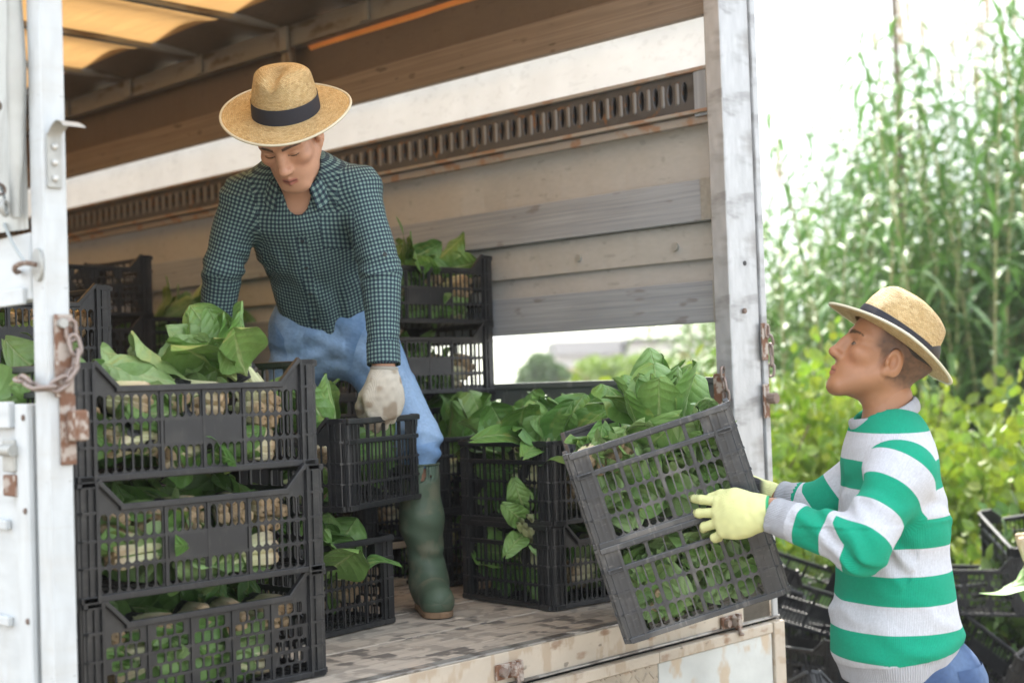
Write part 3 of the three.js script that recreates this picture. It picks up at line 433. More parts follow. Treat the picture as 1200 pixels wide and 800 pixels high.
// pos = where the cut base lies, dir = the way the leaves point
function bunch(o) {
  const r = mulberry(o.seed || 1), n = o.n || 9, b = thing('chard_bunch', o.label, 'vegetables', o.group);
  b.position.copy(o.pos); b.quaternion.setFromUnitVectors(UP, o.dir.clone().normalize()).multiply(new THREE.Quaternion().setFromAxisAngle(UP, o.roll ?? r() * 6.28));
  const sc = o.size || 1; b.scale.setScalar(sc);
  if (o.base !== false) mesh('root_base', BG[o.seed % 3], M.base, b);
  if (o.tie !== false) mesh('tie_band', TIE, M.tie, b);
  const g = o.leaves || [0, 1, 2, 3, 4, 5, 6], sp = o.spread ?? 0.3;
  for (let i = 0; i < n; i++) {
    const ring = i < n * 0.6 ? 1 : 0.45, a = i * 2.399 + r() * 0.5, m = mesh('leaf', LG[g[Math.floor(r() * g.length)]], M.leaf[(o.tones || [0, 0, 1, 1, 2])[Math.floor(r() * (o.tones || [0, 0, 1, 1, 2]).length)]], b);
    const k = (o.len || 1) * R(0.78, 1.06, r) * (ring < 1 ? 0.9 : 1);
    m.rotation.set(0, a, 0); m.rotateX(-sp * ring * R(0.6, 1.3, r));
    m.position.set(-Math.sin(a) * 0.016 * ring, 0.05, -Math.cos(a) * 0.016 * ring); m.scale.set(k * R(0.9, 1.15, r), k, k);
    if (o.inside) { // keep the blade between the walls of its crate: fold it in and, if it still sticks out, shorten it
      const inv = o.inside.matrixWorld.clone().invert(), q = V(0, 0, 0), top = o.top ?? 0.2;
      b.updateMatrixWorld(); for (let tryN = 0; tryN < 9; tryN++) {
        m.updateMatrix(); const W = inv.clone().multiply(b.matrixWorld).multiply(m.matrix); let out = 0; const pa = m.geometry.attributes.position;
        for (let v = 0; v < pa.count; v += 3) { q.fromBufferAttribute(pa, v).applyMatrix4(W); out = Math.max(out, Math.abs(q.x) - 0.287, Math.abs(q.z) - 0.187, 0.012 - q.y, q.y - top); }
        if (out <= 0) break; if (tryN < 5) m.rotateX(0.09); else { m.scale.multiplyScalar(0.85); }
      }
    }
  }
  return b;
}
// fill a crate: upper row with bases towards one long side, lower row with leaves towards it
let bseed = 100;
const ORD = ['first', 'second', 'third', 'fourth', 'fifth', 'sixth', 'seventh', 'eighth', 'ninth'];
function fill(c, o) {
  const q = c.quaternion, P = (x, y, z) => V(x, y, z).applyQuaternion(q).add(c.position), D = (x, y, z) => V(x, y, z).applyQuaternion(q);
  const r = mulberry(++bseed * 7), up = o.up ?? 4, low = o.low ?? 4, f = o.face ?? 1;
  const same = { label: `chard bunch inside ${o.place}`, group: `bunches inside ${o.place}`, inside: c };
  // bunches lying along the wall, their blades against the slots
  for (let i = 0; i < low; i++) { const s = i % 2 ? 1 : -1, x = s * (-0.2 + 0.13 * Math.floor(i / 2)) + R(-0.02, 0.02, r); bunch({ pos: P(x * 0.95, 0.055 + 0.035 * (i % 3), (0.135 + R(-0.012, 0.012, r)) * f), dir: D(s, R(-0.05, 0.12, r), R(0.0, 0.12, r) * f), seed: ++bseed, n: (o.n || 8) + 1, spread: 0.42, len: 0.85, size: 0.95, tones: o.tones || [2, 3, 2, 3, 0], top: 0.165, base: i < 2, tie: false, ...same, ...(o.plain ? {} : { label: `chard leaves pressed against the slots of ${o.place}`, group: `leaves against the slots of ${o.place}` }) }); }
  for (let i = 0; i < up; i++) { const x = lerp(-0.2, 0.2, up > 1 ? i / (up - 1) : 0.5) + R(-0.025, 0.025, r); bunch({ pos: P(x, 0.138 + R(-0.012, 0.012, r) + (o.lift || 0), 0.15 * f), dir: D(R(-0.4, 0.4, r), R(0.0, 0.1, r), -f), seed: ++bseed, n: o.n || 8, spread: o.spread ?? 0.24, len: 0.95, tones: o.tones, top: 0.225, ...same, ...(o.plain ? {} : { label: `${ORD[i]} bunch from the left along the rim of ${o.place}`, group: `bunches along the rim of ${o.place}` }) }); }
}
// leaves that stand out of the top of a crate
function topping(c, o) {
  const q = c.quaternion, P = (x, y, z) => V(x, y, z).applyQuaternion(q).add(c.position), D = (x, y, z) => V(x, y, z).applyQuaternion(q), r = mulberry(++bseed * 13);
  for (let i = 0; i < o.n; i++) { const x = lerp(-o.w, o.w, o.n > 1 ? i / (o.n - 1) : 0.5) + R(-0.03, 0.03, r), z = R(-o.d, o.d, r); bunch({ pos: P(x, (o.y ?? 0.1), z), dir: D(R(-0.5, 0.5, r) + (o.lx || 0), o.rise ?? 0.9, R(-0.5, 0.5, r) + (o.lz || 0)), seed: ++bseed, n: o.leavesEach || 9, spread: o.spread ?? 0.42, len: o.len || 0.85, label: o.label, group: o.group, tones: o.tones, ...(o.each ? { label: o.each(ORD[i]) } : {}) }); }
}
// frame of the held crates: right, up and out directions of the end that faces the street, and the foot of the upper one
const HT = [1.3346, 1.1918, 0.3392], HB = [0.6402, 0.2811, 0.7149, -0.2277, 0.9583, -0.1729, -0.7337, -0.0520, 0.6775];
// ---------------------------------------------------------------- the load
{
  // near left stack, three crates
  const names = ['top', 'middle', 'bottom'], lg = 'crates in the near left stack by the white post';
  const cs = [0, 1, 2].map(i => crate(i ? 0 : 1, 0.372 + [0.004, 0, -0.003][i], DECK + 0.001 + PITCH * i, -0.34 + [0, 0.006, -0.002][i], [0.006, -0.012, 0.004][i],
    ['black crate with stepped slots, lowest in the stack beside the white post', 'black crate with a blank plate, in the middle of the stack beside the white post', 'black crate of chard on top of the stack beside the white post'][i], lg));
  fill(cs[0], { up: 5, low: 5, n: 8, place: 'the lowest crate beside the white post' });
  fill(cs[1], { up: 5, low: 5, n: 8, place: 'the middle crate beside the white post' });
  // the top crate is open to view: bunches one by one
  const c = cs[2], y = c.position.y, g = 'bunches inside the top near left crate';
  for (let i = 0; i < 5; i++) bunch({ inside: c, top: 0.16, pos: V(0.372 + (i % 2 ? 1 : -1) * (-0.2 + 0.13 * Math.floor(i / 2)), y + 0.05 + 0.03 * (i % 3), -0.205), dir: V(i % 2 ? 1 : -1, 0.05, 0.06), seed: 40 + i, n: 9, spread: 0.36, len: 0.8, size: 0.95, label: 'chard bunch seen through the slots of the top crate beside the post', group: g });
  bunch({ pos: V(0.145, y + 0.118, -0.205), dir: V(-0.3, 0.06, -1), seed: 51, n: 8, spread: 0.2, label: 'chard bunch with brownish roots next to the white post, in the top crate', tones: [0, 2] });
  bunch({ pos: V(0.275, y + 0.155, -0.19), dir: V(-0.85, 0.16, -0.8), seed: 52, n: 8, spread: 0.26, len: 0.9, label: 'chard bunch with pale stalks pointing back to the white post, top crate', tones: [2, 2, 3] });
  bunch({ pos: V(0.36, y + 0.13, -0.175), dir: V(0.1, 0.05, -1), seed: 53, n: 7, spread: 0.2, label: 'chard bunch with rounded root ends, middle of the top crate beside the post', tones: [0, 1, 2] });
  bunch({ pos: V(0.45, y + 0.142, -0.178), dir: V(-0.6, 0.2, -0.45), seed: 54, n: 9, spread: 0.34, len: 0.85, label: 'chard bunch with broad pale leaves spread behind the rim of the top crate', tones: [2, 3, 3, 1] });
  bunch({ pos: V(0.565, y + 0.125, -0.17), dir: V(-0.15, 0.05, -1), seed: 55, n: 7, spread: 0.2, label: 'chard bunch with knobbly tan roots at the right end of the top crate', tones: [0, 1] });
  bunch({ pos: V(0.585, y + 0.128, -0.235), dir: V(-0.42, 0.72, -0.1), seed: 56, n: 14, spread: 0.38, len: 0.78, leaves: [0, 1, 3, 6, 4], label: 'large upright chard bunch with a black tie, standing out of the top crate', tones: [2, 2, 0, 2, 3] });
  bunch({ pos: V(0.28, y + 0.165, -0.38), dir: V(0.85, 0.14, 0.25), seed: 57, n: 9, spread: 0.34, len: 0.8, leaves: [4, 1, 2], label: 'chard bunch lying flat with broad leaves at the back of the top crate', tones: [2, 2, 3, 3] });
  bunch({ pos: V(0.34, y + 0.14, -0.42), dir: V(-0.9, 0.16, 0.3), seed: 58, n: 8, spread: 0.3, len: 0.8, label: 'chard bunch leaning to the post at the back of the top crate', tones: [1, 2, 2] });

  // crate the worker lifts, and the crate on the floor under it
  const L = crate(0, 0.974 - 0.3 * 0.347 + 0.2 * 0.938 - 0.012, 1.222, -0.414 - 0.3 * 0.938 - 0.2 * 0.347, 0, 'black crate of chard hanging from the gloved hand of the worker in the truck');
  L.rotation.y = Math.atan2(-0.938, 0.347) ; L.updateMatrixWorld();
  fill(L, { up: 4, low: 4, n: 8, place: 'the crate that the worker lifts' });
  topping(L, { n: 4, w: 0.2, d: 0.08, y: 0.1, len: 0.7, rise: 0.7, label: 'chard bunch with leaves over the rim of the lifted crate', group: 'bunches on top of the lifted crate', tones: [0, 2] });
  const F = crate(1, 0.975, DECK + 0.001, -0.80, Math.PI / 2 + 0.13, 'low black crate alone on the floor, partly behind the near left stack');
  fill(F, { up: 3, low: 4, n: 8, place: 'the low crate by the boot' });
  topping(F, { n: 5, w: 0.22, d: 0.1, y: 0.07, len: 0.75, rise: 0.6, lx: -0.5, label: 'chard bunch with leaves over the rim of the low floor crate', group: 'bunches on top of the low floor crate' });

  // centre pair, short end to the left, and the pair behind it
  const pairG = 'two crates of the right hand pair at the tail';
  const cp = [0, 1].map(i => crate(i ? 0 : 0, 1.545 + 0.3 * 0.99 + 0.2 * 0.135 + 0.012, DECK + 0.001 + PITCH * i, -0.278 + 0.3 * -0.0 - 0.2 + 0.02 + 0.004 * i, 0.02 - 0.1 + (i ? 0.015 : 0), i ? 'black crate heaped with leaves, upper one of the pair at the tail edge' : 'black crate under the heaped one at the tail edge, on the floor'));
  for (const k of cp) fill(k, { up: 4, low: 4, n: 8, place: k === cp[0] ? 'the lower crate at the tail edge' : 'the upper crate at the tail edge' });
  // end panels show leaves: bunches laid towards the short end
  for (const k of cp) for (let i = 0; i < 4; i++) { const q = k.quaternion; bunch({ pos: V(-0.02, 0.06 + 0.07 * (i % 2), -0.13 + i * 0.085).applyQuaternion(q).add(k.position), dir: V(-1, 0.02, R(-0.2, 0.2)).applyQuaternion(q), inside: k, seed: 300 + i + (k === cp[0] ? 9 : 0), n: 7, spread: 0.25, len: 0.85, label: k === cp[0] ? 'chard bunch at the short end of the lower crate at the tail edge' : 'chard bunch at the short end of the upper crate at the tail edge', group: k === cp[0] ? 'bunches at the end of the lower tail crate' : 'bunches at the end of the upper tail crate' }); }
  topping(cp[1], { n: 9, w: 0.24, d: 0.13, y: 0.1, len: 0.82, rise: 0.75, lx: -0.25, spread: 0.5, each: k => `${k} leafy bunch from the left heaped on the upper crate at the tail edge`, label: 'leafy chard bunch heaped on the upper crate at the tail edge', group: 'bunches heaped on the upper tail crate', tones: [0, 0, 1, 2] });
  bunch({ pos: V(1.66, DECK + 0.2, -0.42), dir: V(-0.95, 0.35, 0.5), seed: 77, n: 5, spread: 0.5, len: 0.5, leaves: [1, 2, 5], tie: false, label: 'small sprig of leaves that sticks out between the two tail crates', tones: [2, 0] });
  const fp = [0, 1].map(i => crate(0, 1.70 + 0.2, DECK + 0.001 + PITCH * i, -0.85 - 0.3 - 0.02, Math.PI / 2 - 0.03, i ? 'black crate, upper one of the pair behind the tail crates' : 'black crate on the floor behind the tail crates'));
  for (const k of fp) fill(k, { up: 3, low: 3, n: 7, face: -1, plain: true, place: k === fp[0] ? 'the floor crate behind the tail pair' : 'the upper crate behind the tail pair' });
  topping(fp[1], { n: 8, w: 0.25, d: 0.14, y: 0.1, len: 0.85, rise: 0.7, spread: 0.5, each: k => `${k} leafy bunch from the far end, heaped on the crate behind the tail crates`, label: 'leafy chard bunch heaped on the crate behind the tail crates', group: 'bunches heaped behind the tail crates', tones: [0, 0, 1, 2] });

  // right stack by the wall, on a pallet
  const pallet = thing('pallet', 'wooden pallet under the crate stack by the board wall', 'pallet'); pallet.position.set(1.83, DECK, -1.24);
  for (let i = 0; i < 5; i++) mesh('slat', box(0.62, 0.02, 0.075, 0, 0.128, -0.17 + i * 0.085, 0.003), M.palletWood, pallet);
  for (const x of [-0.26, 0, 0.26]) mesh('block', box(0.08, 0.1, 0.42, x, 0.068, 0, 0.004, 'z'), M.palletWood, pallet);
  for (const z of [-0.17, 0.17]) mesh('runner', box(0.62, 0.018, 0.07, 0, 0.009, z, 0.003), M.palletWood, pallet);
  const where = ['lowest', 'second', 'third', 'topmost'];
  for (let i = 0; i < 4; i++) {
    const k = crate(0, 1.83 + [0, 0.004, -0.003, 0.005][i], DECK + 0.139 + PITCH * i, -1.24 + [0, -0.004, 0.003, 0][i], [0, 0.01, -0.008, 0.005][i], `black crate of chard, ${where[i]} in the stack against the board wall`, 'crates stacked against the board wall');
    fill(k, { up: i ? 4 : 2, low: i > 1 ? 4 : 2, n: 8, lift: i === 2 ? -0.05 : 0, place: `the ${where[i]} crate against the board wall` });
    if (i === 3) topping(k, { n: 7, w: 0.2, d: 0.08, y: 0.165, len: 0.66, rise: 0.1, lx: 0.3, lz: 0.3, each: k => `${k} leafy bunch from the left on the topmost crate against the board wall`, label: 'leafy chard bunch lying on the topmost crate against the board wall', group: 'bunches on the topmost wall crate', tones: [0, 1] });
  }
  // deep in the bed: a row behind the near stack and two taller ones further in
  const ordinal = ['lowest', 'second', 'third', 'fourth', 'fifth'];
  const deep = (x, z, n, turn, what, kind, few) => { for (let i = 0; i < n; i++) { const k = crate(kind, x + 0.003 * Math.sin(i * 5), DECK + 0.001 + PITCH * i, z + 0.003 * Math.cos(i * 7), turn, `black crate, ${ordinal[i]} up in the ${what}`, `crates of the ${what}`); if (i >= n - few) fill(k, { up: 4, low: 3, n: 6, plain: true, place: `the ${ordinal[i]} crate of the ${what}` }); } };
  deep(0.395, -1.27, 4, 0.01, 'dark stack behind the near left stack', 0, 2);
  deep(0.98, -1.75, 2, 0.02, 'low stack behind the legs of the worker', 0, 1);
  deep(1.30, -2.55, 5, 0.03, 'tall dark stack deep inside the bed', 1, 0);
  deep(1.78, -2.7, 4, Math.PI / 2, 'dark stack topped with yellowing leaves deep inside', 0, 1);
  deep(2.0 - 0.16, -3.5, 5, 0, 'last stack at the far end of the bed', 0, 0);
  for (let i = 0; i < 3; i++) bunch({ pos: V(1.66 + i * 0.1, DECK + PITCH * 3 + 0.17, -2.6), dir: V(0.7, 0.35, 0.5 - i * 0.3), seed: 88 + i, n: 8, spread: 0.4, label: `${ORD[i]} yellowing bunch from the left on the dark stack deep inside`, group: 'yellowing bunches deep inside', tones: [2, 3] });
  const note = thing('paper_label', 'small white paper label on a crate deep in the bed', 'label'); note.position.set(1.99, 1.93, -3.28); mesh('sheet', box(0.1, 0.05, 0.002, 0, 0, 0, 0.0005), M.tag, note);

  // the two crates handed up
  const hq = new THREE.Quaternion().setFromRotationMatrix(new THREE.Matrix4().makeBasis(V(HB[0], HB[1], HB[2]), V(HB[3], HB[4], HB[5]), V(HB[6], HB[7], HB[8]))).multiply(new THREE.Quaternion().setFromAxisAngle(UP, -Math.PI / 2));
  const topC = V(HT[0], HT[1], HT[2]), upv = V(HB[3], HB[4], HB[5]), inward = V(-HB[6], -HB[7], -HB[8]);
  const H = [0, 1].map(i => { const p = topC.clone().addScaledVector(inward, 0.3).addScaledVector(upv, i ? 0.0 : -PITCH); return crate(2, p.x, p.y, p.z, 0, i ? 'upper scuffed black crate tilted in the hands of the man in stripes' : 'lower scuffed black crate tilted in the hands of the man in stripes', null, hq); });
  for (const k of H) {
    const lab = k === H[0] ? 'chard bunch in the lower crate held by the man in stripes' : 'chard bunch in the upper crate held by the man in stripes', grp = k === H[0] ? 'bunches in the lower held crate' : 'bunches in the upper held crate';
    for (let i = 0; i < 12; i++) bunch({ pos: V(0.02 + R(-0.03, 0.03), 0.04 + 0.045 * Math.floor(i / 3), -0.125 + (i % 3) * 0.125).applyQuaternion(k.quaternion).add(k.position), dir: V(1, R(-0.05, 0.12), R(-0.3, 0.3)).applyQuaternion(k.quaternion), inside: k, base: i === 0, tie: false, top: k === H[0] ? 0.21 : 0.26, seed: 400 + i + (k === H[0] ? 20 : 0), n: 8, spread: 0.3, len: 0.9, label: lab, group: grp, tones: [2, 3, 3] });
    for (let i = 0; i < (k === H[0] ? 1 : 2); i++) bunch({ pos: V(0.24, k === H[0] ? 0.05 : 0.185, 0.08 + 0.07 * i).applyQuaternion(k.quaternion).add(k.position), dir: V(-1, k === H[0] ? 0 : 0.1, R(-0.2, 0.3)).applyQuaternion(k.quaternion), inside: k, top: 0.23, seed: 450 + i, n: 7, spread: 0.25, label: lab, group: grp, tones: [2, 0] });
  }
  for (let i = 0; i < 4; i++) bunch({ pos: V(0.06 - 0.07 * i, 0.075, 0.0 - i * 0.02).applyQuaternion(hq).add(H[1].position), dir: V(0.25 - 0.15 * i, 0.95, -0.3 + 0.12 * i).applyQuaternion(hq), seed: 480 + i, n: 8, spread: 0.38, len: 0.88, leaves: [4, 1, 3, 6], label: `${ORD[i]} large glossy bunch from the right, rising out of the upper held crate`, group: 'bunches rising out of the upper held crate', tones: [2, 2, 0] });
}
// ---------------------------------------------------------------- bodies and clothes: smooth distance fields turned into surfaces
function surfaceNets(f, lo, hi, cell) {
  const n = [0, 1, 2].map(k => Math.ceil((hi[k] - lo[k]) / cell) + 1), [nx, ny, nz] = n, N = nx * ny * nz, val = new Float32Array(N).fill(NaN), B = 6;
  const id = (i, j, k) => (k * ny + j) * nx + i, P = (i, j, k) => f(lo[0] + i * cell, lo[1] + j * cell, lo[2] + k * cell);
  for (let k0 = 0; k0 < nz; k0 += B) for (let j0 = 0; j0 < ny; j0 += B) for (let i0 = 0; i0 < nx; i0 += B) {
    const c = P(i0 + B / 2, j0 + B / 2, k0 + B / 2), far = Math.abs(c) > cell * B * 1.75 + 0.02;
    for (let k = k0; k < Math.min(nz, k0 + B); k++) for (let j = j0; j < Math.min(ny, j0 + B); j++) for (let i = i0; i < Math.min(nx, i0 + B); i++) val[id(i, j, k)] = far ? c : P(i, j, k);
  }
  const vert = new Int32Array(N).fill(-1), pos = [], E = [[0, 1], [2, 3], [4, 5], [6, 7], [0, 2], [1, 3], [4, 6], [5, 7], [0, 4], [1, 5], [2, 6], [3, 7]], v = new Float32Array(8);
  for (let k = 0; k < nz - 1; k++) for (let j = 0; j < ny - 1; j++) for (let i = 0; i < nx - 1; i++) {
    let m = 0; for (let c = 0; c < 8; c++) { v[c] = val[id(i + (c & 1), j + (c >> 1 & 1), k + (c >> 2))]; if (v[c] < 0) m |= 1 << c; }
    if (m === 0 || m === 255) continue;
    let x = 0, y = 0, z = 0, q = 0;
    for (const [a, b] of E) { if ((v[a] < 0) === (v[b] < 0)) continue; const t = v[a] / (v[a] - v[b]); x += lerp(a & 1, b & 1, t); y += lerp(a >> 1 & 1, b >> 1 & 1, t); z += lerp(a >> 2, b >> 2, t); q++; }
    vert[id(i, j, k)] = pos.length / 3; pos.push(lo[0] + (i + x / q) * cell, lo[1] + (j + y / q) * cell, lo[2] + (k + z / q) * cell);
  }
  const idx = [], quad = (a, b, c, d, flip) => { if (a < 0 || b < 0 || c < 0 || d < 0) return; flip ? idx.push(a, c, b, a, d, c) : idx.push(a, b, c, a, c, d); };
  for (let k = 1; k < nz - 1; k++) for (let j = 1; j < ny - 1; j++) for (let i = 1; i < nx - 1; i++) {
    const s = val[id(i, j, k)] < 0;
    if (s !== val[id(i + 1, j, k)] < 0) quad(vert[id(i, j - 1, k - 1)], vert[id(i, j, k - 1)], vert[id(i, j, k)], vert[id(i, j - 1, k)], !s);
    if (s !== val[id(i, j + 1, k)] < 0) quad(vert[id(i - 1, j, k - 1)], vert[id(i - 1, j, k)], vert[id(i, j, k)], vert[id(i, j, k - 1)], !s);
    if (s !== val[id(i, j, k + 1)] < 0) quad(vert[id(i - 1, j - 1, k)], vert[id(i, j - 1, k)], vert[id(i, j, k)], vert[id(i - 1, j, k)], !s);
  }
  const nor = new Float32Array(pos.length), e = cell * 0.4;
  for (let i = 0; i < pos.length; i += 3) {
    const [x, y, z] = [pos[i], pos[i + 1], pos[i + 2]], a = f(x + e, y - e, z - e), b = f(x - e, y - e, z + e), c = f(x - e, y + e, z - e), d = f(x + e, y + e, z + e);
    let gx = a - b - c + d, gy = -a - b + c + d, gz = -a + b - c + d; const l = Math.hypot(gx, gy, gz) || 1; nor[i] = gx / l; nor[i + 1] = gy / l; nor[i + 2] = gz / l;
  }
  const g = new THREE.BufferGeometry(); g.setAttribute('position', new THREE.Float32BufferAttribute(pos, 3)); g.setAttribute('normal', new THREE.BufferAttribute(nor, 3)); g.setIndex(idx); return g;
}
const smin = (a, b, k) => { const h = Math.max(k - Math.abs(a - b), 0) / k; return Math.min(a, b) - h * h * k * 0.25; };
const smax = (a, b, k) => -smin(-a, -b, k);
// tapered capsule
function cap(a, b, ra, rb) { const d = [b[0] - a[0], b[1] - a[1], b[2] - a[2]], L2 = d[0] * d[0] + d[1] * d[1] + d[2] * d[2]; return (x, y, z) => { const px = x - a[0], py = y - a[1], pz = z - a[2], t = Math.min(1, Math.max(0, (px * d[0] + py * d[1] + pz * d[2]) / L2)), ex = px - d[0] * t, ey = py - d[1] * t, ez = pz - d[2] * t; return Math.sqrt(ex * ex + ey * ey + ez * ez) - (ra + (rb - ra) * t); }; }
const ell = (c, r, m) => (x, y, z) => { let a = x - c[0], b = y - c[1], d = z - c[2]; if (m) { const A = m[0] * a + m[1] * b + m[2] * d, Bq = m[3] * a + m[4] * b + m[5] * d; d = m[6] * a + m[7] * b + m[8] * d; a = A; b = Bq; } const k0 = Math.hypot(a / r[0], b / r[1], d / r[2]), k1 = Math.hypot(a / (r[0] * r[0]), b / (r[1] * r[1]), d / (r[2] * r[2])); return k1 > 1e-9 ? k0 * (k0 - 1) / k1 : -Math.min(...r); };
// tapered limb with an elliptic section: stations along a line of joints, each {p, s (half width), f (half depth)}; side = direction of the width
function trunk(st, side) {
  const S = V(...side).normalize();
  const segs = []; for (let i = 0; i + 1 < st.length; i++) { const a = st[i], b = st[i + 1], ax = V(b.p[0] - a.p[0], b.p[1] - a.p[1], b.p[2] - a.p[2]), L = ax.length(); ax.divideScalar(L); const s = S.clone().addScaledVector(ax, -S.dot(ax)).normalize(), fr = new THREE.Vector3().crossVectors(s, ax); segs.push({ a, b, ax, L, s, fr }); }
  return (x, y, z) => {
    let best = 1e9; for (const g of segs) {
      const px = x - g.a.p[0], py = y - g.a.p[1], pz = z - g.a.p[2], h = px * g.ax.x + py * g.ax.y + pz * g.ax.z, t = Math.min(1, Math.max(0, h / g.L)), o = h - t * g.L;
      const u = px * g.s.x + py * g.s.y + pz * g.s.z, w = px * g.fr.x + py * g.fr.y + pz * g.fr.z, rs = lerp(g.a.s, g.b.s, t), rf = lerp(g.a.f, g.b.f, t), rm = Math.min(rs, rf);
      const k0 = Math.hypot(u / rs, w / rf, o / rm), k1 = Math.hypot(u / (rs * rs), w / (rf * rf), o / (rm * rm)), d = k1 > 1e-9 ? k0 * (k0 - 1) / k1 : -rm; best = best > 1e8 ? d : smin(best, d, 0.05);
    } return best;
  };
}
const union = (list, k) => (x, y, z) => { let d = list[0](x, y, z); for (let i = 1; i < list.length; i++) d = smin(d, list[i](x, y, z), k); return d; };
function bounds(pts, pad) { const lo = [1e9, 1e9, 1e9], hi = [-1e9, -1e9, -1e9]; for (const p of pts) for (let k = 0; k < 3; k++) { lo[k] = Math.min(lo[k], p[k] - pad); hi[k] = Math.max(hi[k], p[k] + pad); } return [lo, hi]; }
// cloth uv in metres: every face takes the frame of the limb it lies on; u round the limb, v along it
function clothUV(g, limbs) {
  g = g.toNonIndexed(); const p0 = g.attributes.position, n0 = g.attributes.normal;
  const F = limbs.map(l => { const a = V(...l.a), ax = V(...l.b).sub(a), L = ax.length(); ax.divideScalar(L); const s0 = l.side ? V(...l.side) : Math.abs(ax.y) > 0.8 ? V(0, 0, 1) : V(0, 1, 0), s = s0.clone().addScaledVector(ax, -s0.dot(ax)).normalize(), f = new THREE.Vector3().crossVectors(ax, s); return { a, ax, L, s, f, r: l.r, bias: l.bias || 0, v0: l.v0 || 0, h0: l.h0 ?? -9, h1: l.h1 ?? 9 }; });
  const q = V(0, 0, 0), dist = (l, x, y, z) => { q.set(x, y, z).sub(l.a); const h = clamp(q.dot(l.ax), 0, l.L); const over = Math.abs(q.dot(l.ax) - h); return q.addScaledVector(l.ax, -h).length() - l.r - l.bias + over * 0.6; };
  const P = [], N = [], U = [];
  const put = (l, v) => { let a0 = null; for (const w of v) { q.set(w[0], w[1], w[2]).sub(l.a); const h = q.dot(l.ax); let an = Math.atan2(q.dot(l.f), q.dot(l.s)); if (a0 === null) a0 = an; else { if (an - a0 > Math.PI) an -= 2 * Math.PI; if (a0 - an > Math.PI) an += 2 * Math.PI; } P.push(w[0], w[1], w[2]); N.push(w[3], w[4], w[5]); U.push(an * l.r, clamp(h, l.h0, l.h1) + l.v0); } };
  const mid = (a, b, t) => a.map((x, k) => x + (b[k] - x) * t);
  for (let i = 0; i < p0.count; i += 3) {
    const v = [0, 1, 2].map(k => [p0.getX(i + k), p0.getY(i + k), p0.getZ(i + k), n0.getX(i + k), n0.getY(i + k), n0.getZ(i + k)]);
    const best = v.map(w => { let m = 0, md = 1e9; F.forEach((l, k) => { const d = dist(l, w[0], w[1], w[2]); if (d < md) { md = d; m = k; } }); return m; });
    const ids = [...new Set(best)];
    if (ids.length !== 2) { put(F[best[0]], v); continue; }
    // the face lies across a seam: cut it there, so that the seam is a clean line
    const lone = best.findIndex((m, k) => best.filter(o => o === m).length === 1), A = v[lone], Bv = v[(lone + 1) % 3], C = v[(lone + 2) % 3], la = F[best[lone]], lb = F[best[(lone + 1) % 3]];
    const e = (w) => dist(la, w[0], w[1], w[2]) - dist(lb, w[0], w[1], w[2]), ea = e(A), t1 = ea / (ea - e(Bv)), t2 = ea / (ea - e(C)), M1 = mid(A, Bv, clamp(t1)), M2 = mid(A, C, clamp(t2));
    put(la, [A, M1, M2]); put(lb, [M1, Bv, C]); put(lb, [M1, C, M2]);
  }
  const o = new THREE.BufferGeometry(); o.setAttribute('position', new THREE.Float32BufferAttribute(P, 3)); o.setAttribute('normal', new THREE.Float32BufferAttribute(N, 3)); o.setAttribute('uv', new THREE.Float32BufferAttribute(U, 2)); return o;
}
function vcol(g, fn) { const p = g.attributes.position, n = g.attributes.normal, c = new Float32Array(p.count * 3); for (let i = 0; i < p.count; i++) c.set(fn(p.getX(i), p.getY(i), p.getZ(i), n.getX(i), n.getY(i), n.getZ(i)), i * 3); g.setAttribute('color', new THREE.BufferAttribute(c, 3)); return g; }

